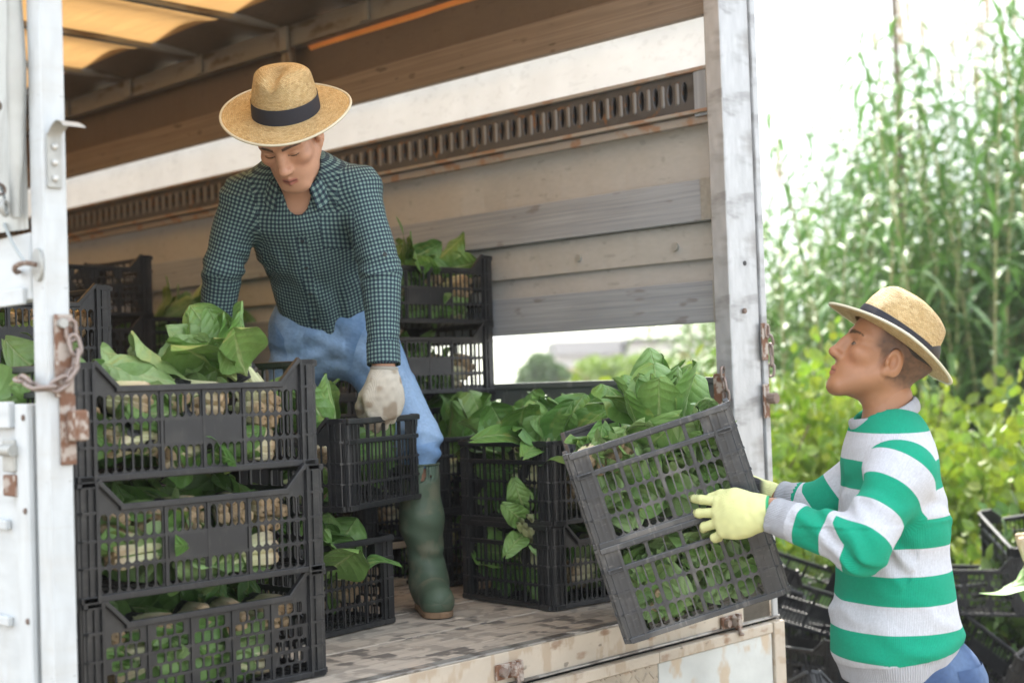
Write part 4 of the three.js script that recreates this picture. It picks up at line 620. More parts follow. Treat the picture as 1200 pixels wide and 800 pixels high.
// ------------------------------------------------ head, in its own frame: +z the face, +y up, origin between the ears
function headField(o) {
  const P = [];
  const A = (f, k) => P.push([f, k]);
  A(ell([0, 0.045, -0.016], [0.073, 0.084, 0.094])); A(ell([0, 0.048, 0.038], [0.060, 0.052, 0.052]), 0.04); A(ell([0, -0.038, 0.036], [0.058, 0.072, 0.054]), 0.04);
  for (const s of [-1, 1]) { A(cap([s * 0.053, -0.042, 0.004], [s * 0.026, -0.1, 0.068], 0.020, 0.017), 0.03); A(ell([s * 0.046, -0.016, 0.058], [0.022, 0.02, 0.026]), 0.02); A(cap([s * 0.014, 0.027, 0.089], [s * 0.05, 0.024, 0.068], 0.009, 0.008), 0.018); }
  A(ell([0, -0.104, 0.074], [0.022, 0.017, 0.017]), 0.024); A(ell([0, -0.058, 0.066], [0.032, 0.034, 0.027]), 0.022);
  const nose = union([cap([0, 0.018, 0.0925], [0, -0.028, 0.111], 0.0075, 0.0095), ell([0, -0.012, 0.094], [0.0115, 0.028, 0.0165]), ell([0, -0.037, 0.098], [0.015, 0.008, 0.016]), ell([0, -0.034, 0.1125], [0.0105, 0.009, 0.0105]), ell([0.012, -0.037, 0.101], [0.007, 0.0075, 0.010]), ell([-0.012, -0.037, 0.101], [0.007, 0.0075, 0.010])], 0.009);
  const sock = [ell([0.033, 0.004, 0.103], [0.017, 0.011, 0.0165]), ell([-0.033, 0.004, 0.103], [0.017, 0.011, 0.0165])];
  const eye = [ell([0.0315, 0.001, 0.075], [0.0155, 0.0125, 0.0125]), ell([-0.0315, 0.001, 0.075], [0.0155, 0.0125, 0.0125])];
  const lips = union([cap([-0.019, -0.070, 0.0865], [0, -0.0665, 0.0945], 0.004, 0.0055), cap([0.019, -0.070, 0.0865], [0, -0.0665, 0.0945], 0.004, 0.0055)], 0.006), low = union([cap([-0.016, -0.0755, 0.0855], [0, -0.0785, 0.0925], 0.004, 0.0058), cap([0.016, -0.0755, 0.0855], [0, -0.0785, 0.0925], 0.004, 0.0058)], 0.006);
  const ears = [-1, 1].map(s => { const c = Math.cos(0.25), q = Math.sin(0.25); const m = [1, 0, 0, 0, c, q, 0, -q, c]; const out = ell([s * 0.0765, -0.004, -0.010], [0.0095, 0.033, 0.0195], m), in1 = ell([s * 0.0875, -0.002, -0.005], [0.0125, 0.019, 0.0105], m), lob = ell([s * 0.073, -0.031, 0.0], [0.008, 0.011, 0.009]); const trag = ell([s * 0.079, -0.008, 0.006], [0.006, 0.008, 0.005]); return (x, y, z) => smin(smin(smax(out(x, y, z), -in1(x, y, z), 0.006), lob(x, y, z), 0.008), trag(x, y, z), 0.004); });
  const neck = o.neck ? cap([0, -0.055, -0.028], o.neck, 0.054, 0.058) : null;
  return (x, y, z) => {
    let d = P[0][0](x, y, z); for (let i = 1; i < P.length; i++) d = smin(d, P[i][0](x, y, z), P[i][1]);
    d = smax(d, -sock[0](x, y, z), 0.014); d = smax(d, -sock[1](x, y, z), 0.014); d = smin(d, nose(x, y, z), 0.010);
    d = smin(d, eye[0](x, y, z), 0.003); d = smin(d, eye[1](x, y, z), 0.003); d = smin(d, lips(x, y, z), 0.005); d = smin(d, low(x, y, z), 0.005);
    d = smin(d, ears[0](x, y, z), 0.006); d = smin(d, ears[1](x, y, z), 0.006); if (neck) d = smin(d, neck(x, y, z), 0.03);
    return d;
  };
}
// skin colours that belong to the skin: lips, brows, lashes, stubble, iris and white of the eye
function headColour(o) {
  const sk = o.skin;
  return (x, y, z) => {
    const ax = Math.abs(x), q = noise3(x * 160, y * 160, z * 160, 5), b = noise3(x * 22, y * 22, z * 22, 8);
    let c = mul3(sk, 1 + 0.05 * q + 0.06 * b);
    if (z > 0.02) { c = mix3(c, mix3(sk, [0.55, 0.16, 0.11], 0.35), 0.4 * Math.exp(-Math.pow(Math.hypot((ax - 0.045) / 0.02, (y + 0.03) / 0.02, (z - 0.075) / 0.03), 2))); c = mix3(c, mix3(sk, [0.5, 0.15, 0.1], 0.3), 0.45 * Math.exp(-Math.pow(Math.hypot(x / 0.013, (y + 0.032) / 0.012, (z - 0.115) / 0.012), 2))); }
    const st = sstep(-0.042, -0.066, y + ax * 0.25) * sstep(-0.02, 0.03, z) * (0.6 + 0.4 * q); c = mix3(c, mul3(sk, 0.55), o.stubble * st);
    if (z > 0.08 && ax < 0.026 && y < -0.058 && y > -0.088) { const up = y > -0.0725, e = (1 - sstep(0.017, 0.023, ax)); const inL = up ? sstep(-0.0615 - ax * 0.1, -0.065 - ax * 0.1, y) : sstep(-0.0865 + ax * 0.2, -0.082 + ax * 0.2, y); c = mix3(c, mul3(o.lip, 1 + 0.1 * q), e * inL * 0.85); c = mix3(c, mul3(o.lip, 0.3), 0.85 * e * (1 - sstep(0.0008, 0.0028, Math.abs(y + 0.0725 - ax * 0.03)))); }
    // brows
    const by = 0.028 - Math.pow((ax - 0.034) / 0.03, 2) * 0.006, bt = 0.0052 * (1 - sstep(0.02, 0.058, ax) * 0.6); if (z > 0.05 && ax > 0.011 && ax < 0.058) c = mix3(c, o.hair, 0.9 * (1 - sstep(bt * 0.6, bt * 1.2, Math.abs(y - by) + 0.001 * q)));
    // eyes
    if (z > 0.066 && ax > 0.014 && ax < 0.049) {
      const u = (ax - 0.0315) / 0.0145, lidU = 0.001 + (o.open) * (1 - u * u), lidL = 0.0005 - 0.0042 * (1 - u * u);
      if (Math.abs(u) < 1) { if (y < lidU && y > lidL) { const ix = x - (x > 0 ? 1 : -1) * 0.0315 - o.look[0], iy = y - o.look[1], rr = Math.hypot(ix, iy); c = rr < 0.0022 ? [0.008, 0.007, 0.006] : rr < 0.0058 ? [0.035, 0.02, 0.011] : [0.2, 0.18, 0.165]; } if (Math.abs(y - lidU) < 0.0014 || (Math.abs(y - lidL) < 0.0008)) c = mix3(c, mul3(o.hair, 0.8), 0.85); else if (Math.abs(y - lidU - 0.0055) < 0.0008) c = mul3(c, 0.75); }
    }
    // nostrils
    if (y < -0.0385 && y > -0.046 && z > 0.092 && z < 0.114) c = mix3(c, mul3(sk, 0.22), 0.8 * Math.exp(-Math.pow(Math.hypot((ax - 0.0075) / 0.0042, (z - 0.104) / 0.006), 2)));
    // cropped hair at the sides and the nape
    if (o.crop) { const edge = z > -0.005 ? sstep(0.0 - 0.03 * sstep(0.03, 0.018, z) * sstep(0.004, 0.012, z), 0.03, y + 0.6 * (0.05 - z) * 0.35 + 0.006 * q) : sstep(-0.062, -0.02, y + 0.004 * q); const earGap = 1 - (1 - sstep(0.020, 0.026, Math.hypot((z + 0.010) * 1.1, (y + 0.004) * 0.72))); const soft = z > 0 ? sstep(0.058, 0.03, z) * sstep(0.03, 0.056, ax) : 1; c = mix3(c, o.hair, o.crop * soft * edge * (z > 0.06 ? 0 : 1) * (0.85 + 0.15 * q) * (ax > 0.0785 ? 0 : 1) * earGap); }
    return c;
  };
}
// ------------------------------------------------ hand: +y to the fingers, +z the back of the hand, +x the thumb side
function handField(curl, o = {}) {
  const grow = o.grow || 0, parts = [], pad = o.pad || 0, tips = [];
  parts.push(trunk([{ p: [0, -0.05, 0], s: 0.027 + grow, f: 0.021 + grow }, { p: [0, 0.01, 0], s: 0.030 + grow, f: 0.020 + grow }, { p: [0.002, 0.05, 0], s: 0.040 + grow, f: 0.0165 + grow }, { p: [0, 0.088, 0.0], s: 0.042 + grow, f: 0.0135 + grow }], [1, 0, 0]));
  const F = [[0.031, 0.090, 0.044, 0.026, 0.022], [0.0105, 0.096, 0.048, 0.030, 0.023], [-0.0105, 0.093, 0.045, 0.028, 0.022], [-0.031, 0.084, 0.035, 0.021, 0.019]];
  F.forEach(([x, y, a, b, c], i) => {
    const cu = curl[i], sp = (o.spread || 0) * (1.5 - i) * 0.16 * -1; let p = [x * 0.95, y - 0.022, 0], ang = 0, pts = [p];
    const dirs = [0.1, cu[0], cu[1], cu[2]], len = [0.022, a, b, c]; for (let k = 0; k < 4; k++) { ang += dirs[k] * (k ? 1 : 0); const s = Math.sin(-sp), q = [s * Math.cos(ang), Math.cos(ang) * Math.cos(sp), -Math.sin(ang)]; p = [p[0] + q[0] * len[k], p[1] + q[1] * len[k], p[2] + q[2] * len[k]]; pts.push(p); }
    const rr = [0.0105, 0.0102, 0.0092, 0.0085, 0.0072].map(v => (v + grow * 0.7) * (i === 3 ? 0.88 : 1)); const seg = []; for (let k = 0; k < 4; k++) seg.push(cap(pts[k], pts[k + 1], rr[k], rr[k + 1])); parts.push(union(seg, 0.004)); tips.push(pts[4]);
  });
  const th = o.thumb || [[0.6, 0.72, -0.25], [0.35, 0.88, -0.3], [0.15, 0.95, -0.3]]; { let p = [0.022, 0.012, -0.004], pts = [p]; const len = [0.046, 0.034, 0.028]; th.forEach((d, k) => { const v = V(...d).normalize(); p = [p[0] + v.x * len[k], p[1] + v.y * len[k], p[2] + v.z * len[k]]; pts.push(p); }); const rr = [0.0155, 0.0128, 0.0112, 0.0088].map(v => v + grow * 0.7), seg = []; for (let k = 0; k < 3; k++) seg.push(cap(pts[k], pts[k + 1], rr[k], rr[k + 1])); parts.push(union(seg, 0.006)); }
  const f = (x, y, z) => { let d = parts[0](x, y, z); d = smin(d, parts[5](x, y, z), 0.014); let fd = Math.min(parts[1](x, y, z), parts[2](x, y, z), parts[3](x, y, z), parts[4](x, y, z)); d = smin(d, fd, 0.006); return o.wrinkle ? d + o.wrinkle * (noise3(x * 70, y * 55, z * 70, 4) * 0.6 + 0.5 * Math.sin(y * 190 + 3 * noise3(x * 30, y * 30, z * 30)) * Math.exp(-Math.pow((y + 0.005) / 0.022, 2))) : d; };
  return f;
}
function frameFrom(pos, yDir, zDir) { const y = V(...yDir).normalize(), z = V(...zDir); z.addScaledVector(y, -z.dot(y)).normalize(); const x = new THREE.Vector3().crossVectors(y, z); return new THREE.Matrix4().makeBasis(x, y, z).setPosition(...pos); }
// hat: crown with a pinched top, rolled brim, both with thickness; local +z the front
function hatParts(o) {
  const crown = sheet((s, t) => {
    const a = s * Math.PI * 2, c = Math.cos(a), n = Math.sin(a), prof = t < 0.75 ? t / 0.75 : 1, inn = t < 0.75 ? 0 : (t - 0.75) / 0.25;
    let rx = lerp(0.0855, 0.068, Math.pow(prof, 1.5)), rz = lerp(0.102, 0.086, Math.pow(prof, 1.5)); const k = 1 - Math.pow(inn, 1.2);
    const edge = Math.sqrt(Math.max(0, 1 - Math.pow(Math.max(0, prof - 0.82) / 0.18, 2) * 0.32)); rx *= k * edge; rz *= k * edge;
    const z = n * rz, x = c * rx; let y = o.h * (prof < 1 ? Math.sin(prof * Math.PI / 2 * 0.98) * 0.12 + prof * 0.88 : 1 + 0.05 * Math.sin(inn * Math.PI * 0.5));
    if (t > 0.35) { const w = sstep(0.35, 0.8, t), crease = Math.exp(-Math.pow(x / 0.017, 2)) * sstep(-0.085, 0.05, z); y -= w * 0.022 * crease * (0.5 + 0.5 * sstep(-0.03, 0.08, z)); const pin = Math.exp(-Math.pow((z - 0.052) / 0.03, 2)); return [x * (1 - 0.2 * w * pin * (1 - inn)), y - 0.012 * w * sstep(0.02, -0.09, z), z]; }
    return [x, y, z];
  }, 72, 40, 0.56, 0.2);
  const brimY = (a, q) => { const n = Math.sin(a), c = Math.cos(a); return q * q * (0.012 * c * c + o.front * Math.max(0, n) + o.back * Math.max(0, -n)) - 0.004 * q + 0.002 * Math.sin(a * 3 + 1) * q; };
  const rad = (a, q) => { const n = Math.sin(a), c = Math.cos(a); return [c * lerp(0.084, 0.084 + o.bw, q), n * lerp(0.1005, 0.1005 + o.bw * 0.93, q)]; };
  const layer = (dy) => sheet((s, t) => { const a = s * Math.PI * 2, r = rad(a, t); return [r[0], brimY(a, t) + dy, r[1]]; }, 84, 12, 0.8, 0.08);
  const edge = sheet((s, t) => { const a = s * Math.PI * 2, r = rad(a, 1), b = t * Math.PI * 2, k = 1 + 0.0036 * Math.cos(b) / 0.17; return [r[0] * k, brimY(a, 1) + 0.001 + 0.0034 * Math.sin(b), r[1] * k]; }, 84, 8, 1, 0.02);
  const band = sheet((s, t) => { const a = s * Math.PI * 2, p = lerp(0.015, o.bandH, t) / o.h, rx = lerp(0.0855, 0.068, Math.pow(p, 1.5)) + 0.0022, rz = lerp(0.102, 0.086, Math.pow(p, 1.5)) + 0.0022; return [Math.cos(a) * rx, lerp(0.002, o.bandH, t), Math.sin(a) * rz]; }, 72, 5, 0.58, 0.03);
  return { crown, brim: merge([layer(0), layer(0.0028)]), edge, band };
}
M.straw = std({ map: tex(1024, 512, (u, v) => {
  // plaited straw: herringbone rows of flat stalks
  const rows = 20, j = Math.floor(v * rows), y = v * rows - j, n = 56, x = u * n + (j % 2 ? 1 : -1) * y * 0.9, i = Math.floor(x), fx = x - i, h = hash2(((i % n) + n) % n, j, 5), h2 = hash2(((i % n) + n) % n, j, 9);
  let c = mix3([0.60, 0.40, 0.17], [0.76, 0.58, 0.30], h); c = mix3(c, [0.42, 0.24, 0.085], 0.5 * sstep(0.8, 0.95, h2)); const gap = sstep(0.0, 0.12, fx) * sstep(1, 0.88, fx) * sstep(0, 0.09, y) * sstep(1, 0.91, y); return mul3(mix3(mul3(c, 0.55), c, gap), 0.92 + 0.16 * fbm(u, v, 50, 20, 2, 6));
}, [0.36, 0.1]), bumpMap: tex(1024, 512, (u, v) => { const rows = 20, j = Math.floor(v * rows), y = v * rows - j, n = 56, x = u * n + (j % 2 ? 1 : -1) * y * 0.9, fx = x - Math.floor(x); return Math.pow(Math.sin(fx * Math.PI), 0.6) * Math.pow(Math.sin(y * Math.PI), 0.5); }, [0.36, 0.1], false), bumpScale: 0.0022, roughness: 0.6 });
M.strawEdge = std({ color: lin(0.62, 0.58, 0.44), roughness: 0.8 });
M.band = std({ map: tex(128, 32, (u, v) => mul3([0.017, 0.019, 0.03], 0.8 + 0.5 * fbm(u, v, 64, 8, 2, 3)), [0.05, 0.03]), roughness: 0.75, bumpMap: tex(64, 64, (u, v) => Math.abs(Math.sin(u * 40)), [0.03, 0.03], false), bumpScale: 0.0005 });
M.skin = phy({ vertexColors: true, roughness: 0.48, bumpMap: tex(256, 256, (u, v) => fbm(u, v, 40, 40, 3, 201), [0.1, 0.1], false), bumpScale: 0.0004, sheen: 0.15, sheenRoughness: 0.5 });
M.hair = std({ color: lin(0.018, 0.013, 0.010), roughness: 0.6, bumpMap: tex(256, 256, (u, v) => fbm(u, v, 60, 10, 3, 203), [0.1, 0.1], false), bumpScale: 0.003 });
// woven checks: navy and pale green threads
M.gingham = std({ map: tex(512, 512, (u, v) => { const n = 16, a = (u * n) % 1, b = (v * n) % 1, A = a < 0.52 ? 1 : 0, Bq = b < 0.5 ? 1 : 0, thr = 0.9 + 0.2 * fbm(u, v, 128, 128, 1, 4), fade = 0.88 + 0.24 * fbm(u, v, 5, 5, 3, 6); const navy = [0.009, 0.019, 0.042], mid = [0.043, 0.088, 0.104], pale = [0.215, 0.325, 0.30]; const fine = (a > 0.72 && a < 0.8) || (b > 0.72 && b < 0.8); let c = A && Bq ? navy : A || Bq ? mid : fine ? [0.16, 0.25, 0.235] : pale; return mul3(c, thr * fade); }, [0.176, 0.176]), roughness: 0.85, bumpMap: tex(256, 256, (u, v) => fbm(u, v, 14, 9, 4, 205), [0.3, 0.3], false), bumpScale: 0.004 });
M.button = std({ color: lin(0.02, 0.025, 0.03), roughness: 0.35 });
M.denimLight = std({ map: tex(512, 512, (u, v) => { const t = Math.sin((u + v) * 512) * 0.06, f = fbm(u, v, 5, 3, 5, 207), k = fbm(u, v, 90, 90, 2, 208); return mul3(mix3([0.12, 0.23, 0.42], [0.26, 0.39, 0.58], sstep(0.3, 0.7, f)), 0.85 + t + 0.25 * k); }, [0.5, 0.5]), roughness: 0.9, bumpMap: tex(256, 256, (u, v) => fbm(u, v, 8, 12, 5, 209), [0.35, 0.35], false), bumpScale: 0.006 });
M.denimDark = std({ map: tex(512, 512, (u, v) => { const t = Math.sin((u + v) * 512) * 0.06, f = fbm(u, v, 6, 4, 5, 211), k = fbm(u, v, 90, 90, 2, 212); return mul3(mix3([0.04, 0.075, 0.165], [0.09, 0.145, 0.26], sstep(0.3, 0.8, f)), 0.85 + t + 0.3 * k); }, [0.5, 0.5]), roughness: 0.9, bumpMap: tex(256, 256, (u, v) => fbm(u, v, 8, 12, 5, 213), [0.35, 0.35], false), bumpScale: 0.004 });
M.boot = std({ map: tex(512, 512, (u, v) => { const m = sstep(0.5, 0.72, fbm(u, v, 7, 6, 5, 215)), g = fbm(u, v, 4, 4, 4, 216); return mix3(mul3([0.06, 0.095, 0.06], 0.8 + 0.4 * g), [0.19, 0.165, 0.11], m * 0.45); }, [0.3, 0.3]), roughness: 0.6, bumpMap: bump1, bumpScale: 0.0015 });
M.sole = std({ map: tex(128, 128, (u, v) => mul3([0.24, 0.15, 0.085], 0.6 + 0.7 * fbm(u, v, 8, 8, 4, 217)), [0.15, 0.15]), roughness: 0.9 });
const knitBump = tex(256, 256, (u, v) => Math.abs(Math.sin(u * Math.PI * 32)) * 0.6 + 0.4 * Math.abs(Math.sin(v * Math.PI * 40 + (Math.floor(u * 32) % 2) * 1.5)), [0.09, 0.09], false);
M.gloveWhite = std({ vertexColors: true, roughness: 0.95, bumpMap: knitBump, bumpScale: 0.0012 });
M.gloveLime = std({ vertexColors: true, roughness: 0.85, bumpMap: knitBump, bumpScale: 0.0008 });
const stripe = (v) => sstep(0.0, 0.006, v) * sstep(0.521, 0.515, v);
M.jumper = std({ map: tex(256, 512, (u, v) => { const g = stripe(v), h = fbm(u, v, 50, 60, 3, 221), m = fbm(u, v, 90, 12, 2, 222); return mul3(mix3(mul3([0.52, 0.54, 0.59], 0.9 + 0.22 * m), [0.0, 0.29, 0.175], g), 0.88 + 0.24 * h); }, [0.125, 0.1275]), roughness: 0.95, bumpMap: tex(256, 256, (u, v) => 0.5 * fbm(u, v, 12, 10, 4, 223) + 0.5 * Math.abs(Math.sin(u * Math.PI * 60)), [0.2, 0.2], false), bumpScale: 0.002 });
M.jumperRib = std({ map: tex(256, 64, (u, v) => mul3([0.50, 0.52, 0.57], 0.86 + 0.2 * fbm(u, v, 30, 8, 3, 225)), [0.12, 0.12]), roughness: 0.95, bumpMap: tex(256, 16, (u, v) => Math.pow(Math.abs(Math.sin(u * Math.PI * 24)), 0.7), [0.11, 0.11], false), bumpScale: 0.0032 });
// ---------------------------------------------------------------- two people; each figure's frame has x to its right as seen from the street, z towards the street
const YAW = -0.798;
function person(pos, label, o) { const g = thing('person', label, 'person'); g.position.set(...pos); g.rotation.y = YAW; return g; }
// strip of cloth lying on a field: a grid shot along dir until it meets the surface
function patch(f, o, ud, vd, dir, w, h, nu, nv, lift, taper = 1) {
  return sheet((s, t) => { const u = (s - 0.5) * w * lerp(1, taper, t), v = (t - 0.5) * h; let p = [0, 1, 2].map(k => o[k] + ud[k] * u + vd[k] * v), tot = 0; for (let i = 0; i < 60; i++) { const d = f(...p); if (d < 0.0008 || tot > 0.45) break; tot += d * 0.7; p = p.map((q, k) => q + dir[k] * d * 0.7); } const e = 1 - Math.pow(2 * s - 1, 8) * 0.8; return p.map((q, k) => q - dir[k] * lift * e); }, nu, nv, w, h);
}
// pull the vertices next to a line onto it, so that a panel ends in a clean edge
function snap(g, f, ax, where) { const p = g.attributes.position; for (let i = 0; i < p.count; i++) { const q = [p.getX(i), p.getY(i), p.getZ(i)]; if (!where(...q)) continue; const d = f(...q); if (Math.abs(d) < 0.0042) p.setXYZ(i, q[0] - ax[0] * d, q[1] - ax[1] * d, q[2] - ax[2] * d); } }
function split(g, test) { // g is not indexed; faces whose middle passes go to the first result
  const p = g.attributes.position, A = [], Bq = []; for (let i = 0; i < p.count; i += 3) { const c = [0, 1, 2].map(k => (p.getComponent(i, k) + p.getComponent(i + 1, k) + p.getComponent(i + 2, k)) / 3); (test(...c) ? A : Bq).push(i); }
  return [A, Bq].map(l => { const o = new THREE.BufferGeometry(); for (const n of Object.keys(g.attributes)) { const a = g.attributes[n], z = a.itemSize, d = new Float32Array(l.length * 3 * z); l.forEach((i, k) => d.set(a.array.subarray(i * z, (i + 3) * z), k * 3 * z)); o.setAttribute(n, new THREE.BufferAttribute(d, z)); } return o; });
}
const nz = (x, y, z, s, a, b, c) => noise3(x * a + s * 7, y * b, z * c, s);
function creases(j, axis, amp, wide, freq) { // soft rings of folds round a bent joint
  const A = V(...axis).normalize(); return (x, y, z) => { const h = (x - j[0]) * A.x + (y - j[1]) * A.y + (z - j[2]) * A.z, r = Math.hypot(x - j[0], y - j[1], z - j[2]); if (r > wide * 3) return 0; return amp * Math.exp(-Math.pow(h / wide, 2)) * Math.sin(h * freq + 2.6 * noise3(x * 16, y * 16, z * 16, 6)) * (0.6 + 0.6 * noise3(x * 11, y * 11, z * 11, 9)); };
}
function addHead(P, pos, eul, neckLocal, o) {
  const m = new THREE.Matrix4().makeRotationFromEuler(new THREE.Euler(...eul, 'YXZ')).setPosition(...pos), inv = m.clone().invert(), nk = V(...neckLocal).applyMatrix4(inv);
  const f = headField({ neck: [nk.x, nk.y, nk.z] });
  const g = surfaceNets(f, [-0.1, Math.min(-0.15, nk.y - 0.02), Math.min(-0.13, nk.z - 0.05)], [0.1, 0.14, 0.14], 0.0026);
  vcol(g, headColour(o)); const body = clean(g); body.applyMatrix4(m);
  return { m, head: body, field: f };
}
function addHat(P, m, o) {
  const hp = hatParts(o), hm = m.clone().multiply(new THREE.Matrix4().makeRotationFromEuler(new THREE.Euler(o.tilt, o.turn || 0, o.roll || 0))).multiply(new THREE.Matrix4().makeTranslation(...o.at));
  const hat = mesh('straw_hat', hp.crown.applyMatrix4(hm), M.straw, P);
  mesh('brim', hp.brim.applyMatrix4(hm), M.straw, hat); mesh('brim_edge', hp.edge.applyMatrix4(hm), M.strawEdge, hat); mesh('hat_band', hp.band.applyMatrix4(hm), M.band, hat);
}
function glove(P, name, mat, field, m, mirror, colour, cell = 0.003) {
  const f = mirror ? (x, y, z) => field(-x, y, z) : field, g = surfaceNets(f, [-0.1, -0.035, -0.12], [0.1, 0.22, 0.05], cell); vcol(g, colour);
  const p = g.attributes.position, uv = new Float32Array(p.count * 2); for (let i = 0; i < p.count; i++) { uv[i * 2] = p.getX(i) + p.getZ(i) * 0.7; uv[i * 2 + 1] = p.getY(i) + p.getZ(i) * 0.7; } g.setAttribute('uv', new THREE.BufferAttribute(uv, 2));
  return mesh(name, clean(g).applyMatrix4(m), mat, P);
}

// ================================================================ the worker in the truck
{
  const P = person([1.25, DECK, -0.6], 'man in checked shirt and straw hat bending over crates inside the truck');
  const J = { shL: [-0.044, 1.178, 0.085], shR: [-0.358, 1.17, 0.066], elL: [0.012, 0.943, 0.106], cuL: [0.017, 0.695, 0.150], wrL: [0.017, 0.655, 0.155], elR: [-0.430, 0.975, 0.03], cuR: [-0.488, 0.735, -0.065], wrR: [-0.497, 0.69, -0.08], nk: [-0.204, 1.205, 0.105],
    hipL: [-0.067, 0.80, -0.208], hipR: [-0.266, 0.81, -0.215], knL: [0.078, 0.480, -0.085], anL: [0.103, 0.07, -0.085], knR: [-0.318, 0.482, -0.33], anR: [-0.384, 0.07, -0.48] };
  const skin = [0.56, 0.31, 0.205], hair = [0.035, 0.022, 0.015];
  const tor = (o) => trunk([{ p: [-0.205, 1.195, 0.085], s: 0.118 + o, f: 0.066 + o }, { p: [-0.202, 1.13, 0.03], s: 0.155 + o, f: 0.098 + o }, { p: [-0.192, 1.05, -0.045], s: 0.150 + o, f: 0.104 + o }, { p: [-0.178, 0.935, -0.13], s: 0.134 + o, f: 0.096 + o }, { p: [-0.17, 0.845, -0.19], s: 0.146 + o * 1.4, f: 0.106 + o * 1.4 }], [1, 0, 0]);
  // body under the clothes
  const bodyF = union([tor(-0.014), cap(J.shL, J.elL, 0.05, 0.042), cap(J.elL, J.wrL, 0.042, 0.030), cap(J.shR, J.elR, 0.05, 0.042), cap(J.elR, J.wrR, 0.042, 0.030), cap(J.hipL, J.knL, 0.072, 0.05), cap(J.knL, J.anL, 0.045, 0.034), cap(J.hipR, J.knR, 0.072, 0.05), cap(J.knR, J.anR, 0.045, 0.034), cap([-0.205, 1.19, 0.08], [-0.203, 1.245, 0.17], 0.058, 0.052), cap(J.anL, [0.125, 0.035, 0.02], 0.03, 0.028), cap(J.anR, [-0.37, 0.035, -0.37], 0.03, 0.028)], 0.03);
  const [lo, hi] = bounds(Object.values(J).concat([[-0.2, 1.25, 0.2], [0.14, 0.0, 0.05]]), 0.12);
  const bg = surfaceNets(bodyF, lo, hi, 0.009); vcol(bg, (x, y, z) => mul3(skin, 0.97 + 0.06 * noise3(x * 60, y * 60, z * 60, 2)));
  const H = addHead(P, [-0.2, 1.290, 0.250], [0.76, -0.2, 0.05], [-0.204, 1.2, 0.1], { skin, lip: [0.42, 0.15, 0.12], hair, stubble: 0.35, open: -0.0025, look: [0, -0.003], crop: 0.8 });
  const handL = handField([[0.75, 1.25, 0.7], [0.8, 1.3, 0.7], [0.85, 1.3, 0.75], [0.9, 1.3, 0.8]], { spread: 0.15, thumb: [[0.55, 0.72, -0.5], [0.15, 0.8, -0.65], [-0.15, 0.75, -0.7]] });
  const mL = frameFrom([0.017, 0.652, 0.158], [-0.05, -1, 0.03], [0.35, 0, 1]), mR = frameFrom([-0.499, 0.685, -0.085], [-0.12, -0.9, -0.05], [-0.3, 0, 1]);
  const hands = [[mL, false], [mR, true]].map(([m, mir]) => { const g = surfaceNets(mir ? (x, y, z) => handL(-x, y, z) : handL, [-0.1, -0.07, -0.12], [0.1, 0.22, 0.05], 0.0034); vcol(g, () => skin); return clean(g).applyMatrix4(m); });
  mesh('body', merge([clean(bg), H.head, ...hands]), M.skin, P);
  const hairF = (x, y, z) => smax(ell([0, 0.046, -0.02], [0.0775, 0.088, 0.097])(x, y, z), Math.max(0.02 - y + 0.35 * sstep(-0.02, -0.06, z) * -0.12, z - 0.055 + 0.0), 0.01);
  mesh('hair', clean(surfaceNets(hairF, [-0.09, -0.08, -0.13], [0.09, 0.15, 0.1], 0.004)).applyMatrix4(H.m), M.hair, P);
  addHat(P, H.m, { h: 0.116, bw: 0.082, front: -0.012, back: 0.008, bandH: 0.043, tilt: -0.18, roll: -0.15, at: [0, 0.072, 0.002] });

  // shirt
  const cL = creases(J.elL, [0, 1, -0.1], 0.005, 0.05, 150), cR = creases(J.elR, [0, 1, 0], 0.005, 0.05, 150), cS = creases(J.shL, [-0.3, 1, 0], 0.004, 0.06, 110), cT = creases([0.015, 0.76, 0.14], [0, 1, 0], 0.0035, 0.045, 190), cS2 = creases(J.shR, [0.3, 1, 0], 0.004, 0.06, 110);
  const torso = tor(0.004), aL = union([cap([J.shL[0], J.shL[1] - 0.006, J.shL[2]], J.elL, 0.060, 0.053), cap(J.elL, J.cuL, 0.053, 0.042)], 0.02), aR = union([cap([J.shR[0], J.shR[1] - 0.006, J.shR[2]], J.elR, 0.060, 0.053), cap(J.elR, J.cuR, 0.053, 0.042)], 0.02), yoke = union([cap(J.shL, [-0.165, 1.222, 0.082], 0.050, 0.058), cap(J.shR, [-0.245, 1.222, 0.076], 0.050, 0.058)], 0.04);
  const vee = cap([-0.202, 1.205, 0.185], [-0.203, 1.05, 0.056], 0.052, 0.007), nhole = cap([-0.205, 1.17, 0.07], [-0.2, 1.29, 0.2], 0.060, 0.066);
  const shirtF = (x, y, z) => {
    const t = torso(x, y, z), A = aL(x, y, z), Bq = aR(x, y, z); const u = x + 0.2; let d = smin(t, yoke(x, y, z), 0.05); d = smax(d, (y - 0.792 + 0.02 * Math.sin(u * 9)) * -0.94, 0.01); d = smin(d, A, 0.035); d = smin(d, Bq, 0.035);
    if (d > 0.05) return d;
    // hanging folds down the front, pulls from the shoulders, rings at the elbows
    const w = sstep(1.2, 0.98, y) * sstep(0.02, -0.01, t - Math.min(A, Bq)); d += w * (0.015 * noise3(u * 19 + 2 * noise3(u * 5, y * 4, z * 4, 3), y * 3.2, z * 4, 12) + 0.004 * noise3(u * 40, y * 8, z * 9, 14)) + 0.005 * nz(x, y, z, 15, 22, 9, 22);
    d += cL(x, y, z) + cR(x, y, z) + cS(x, y, z) + cS2(x, y, z) + cT(x, y, z);
    d = smax(d, -vee(x, y, z), 0.006); d = smax(d, -nhole(x, y, z), 0.008);
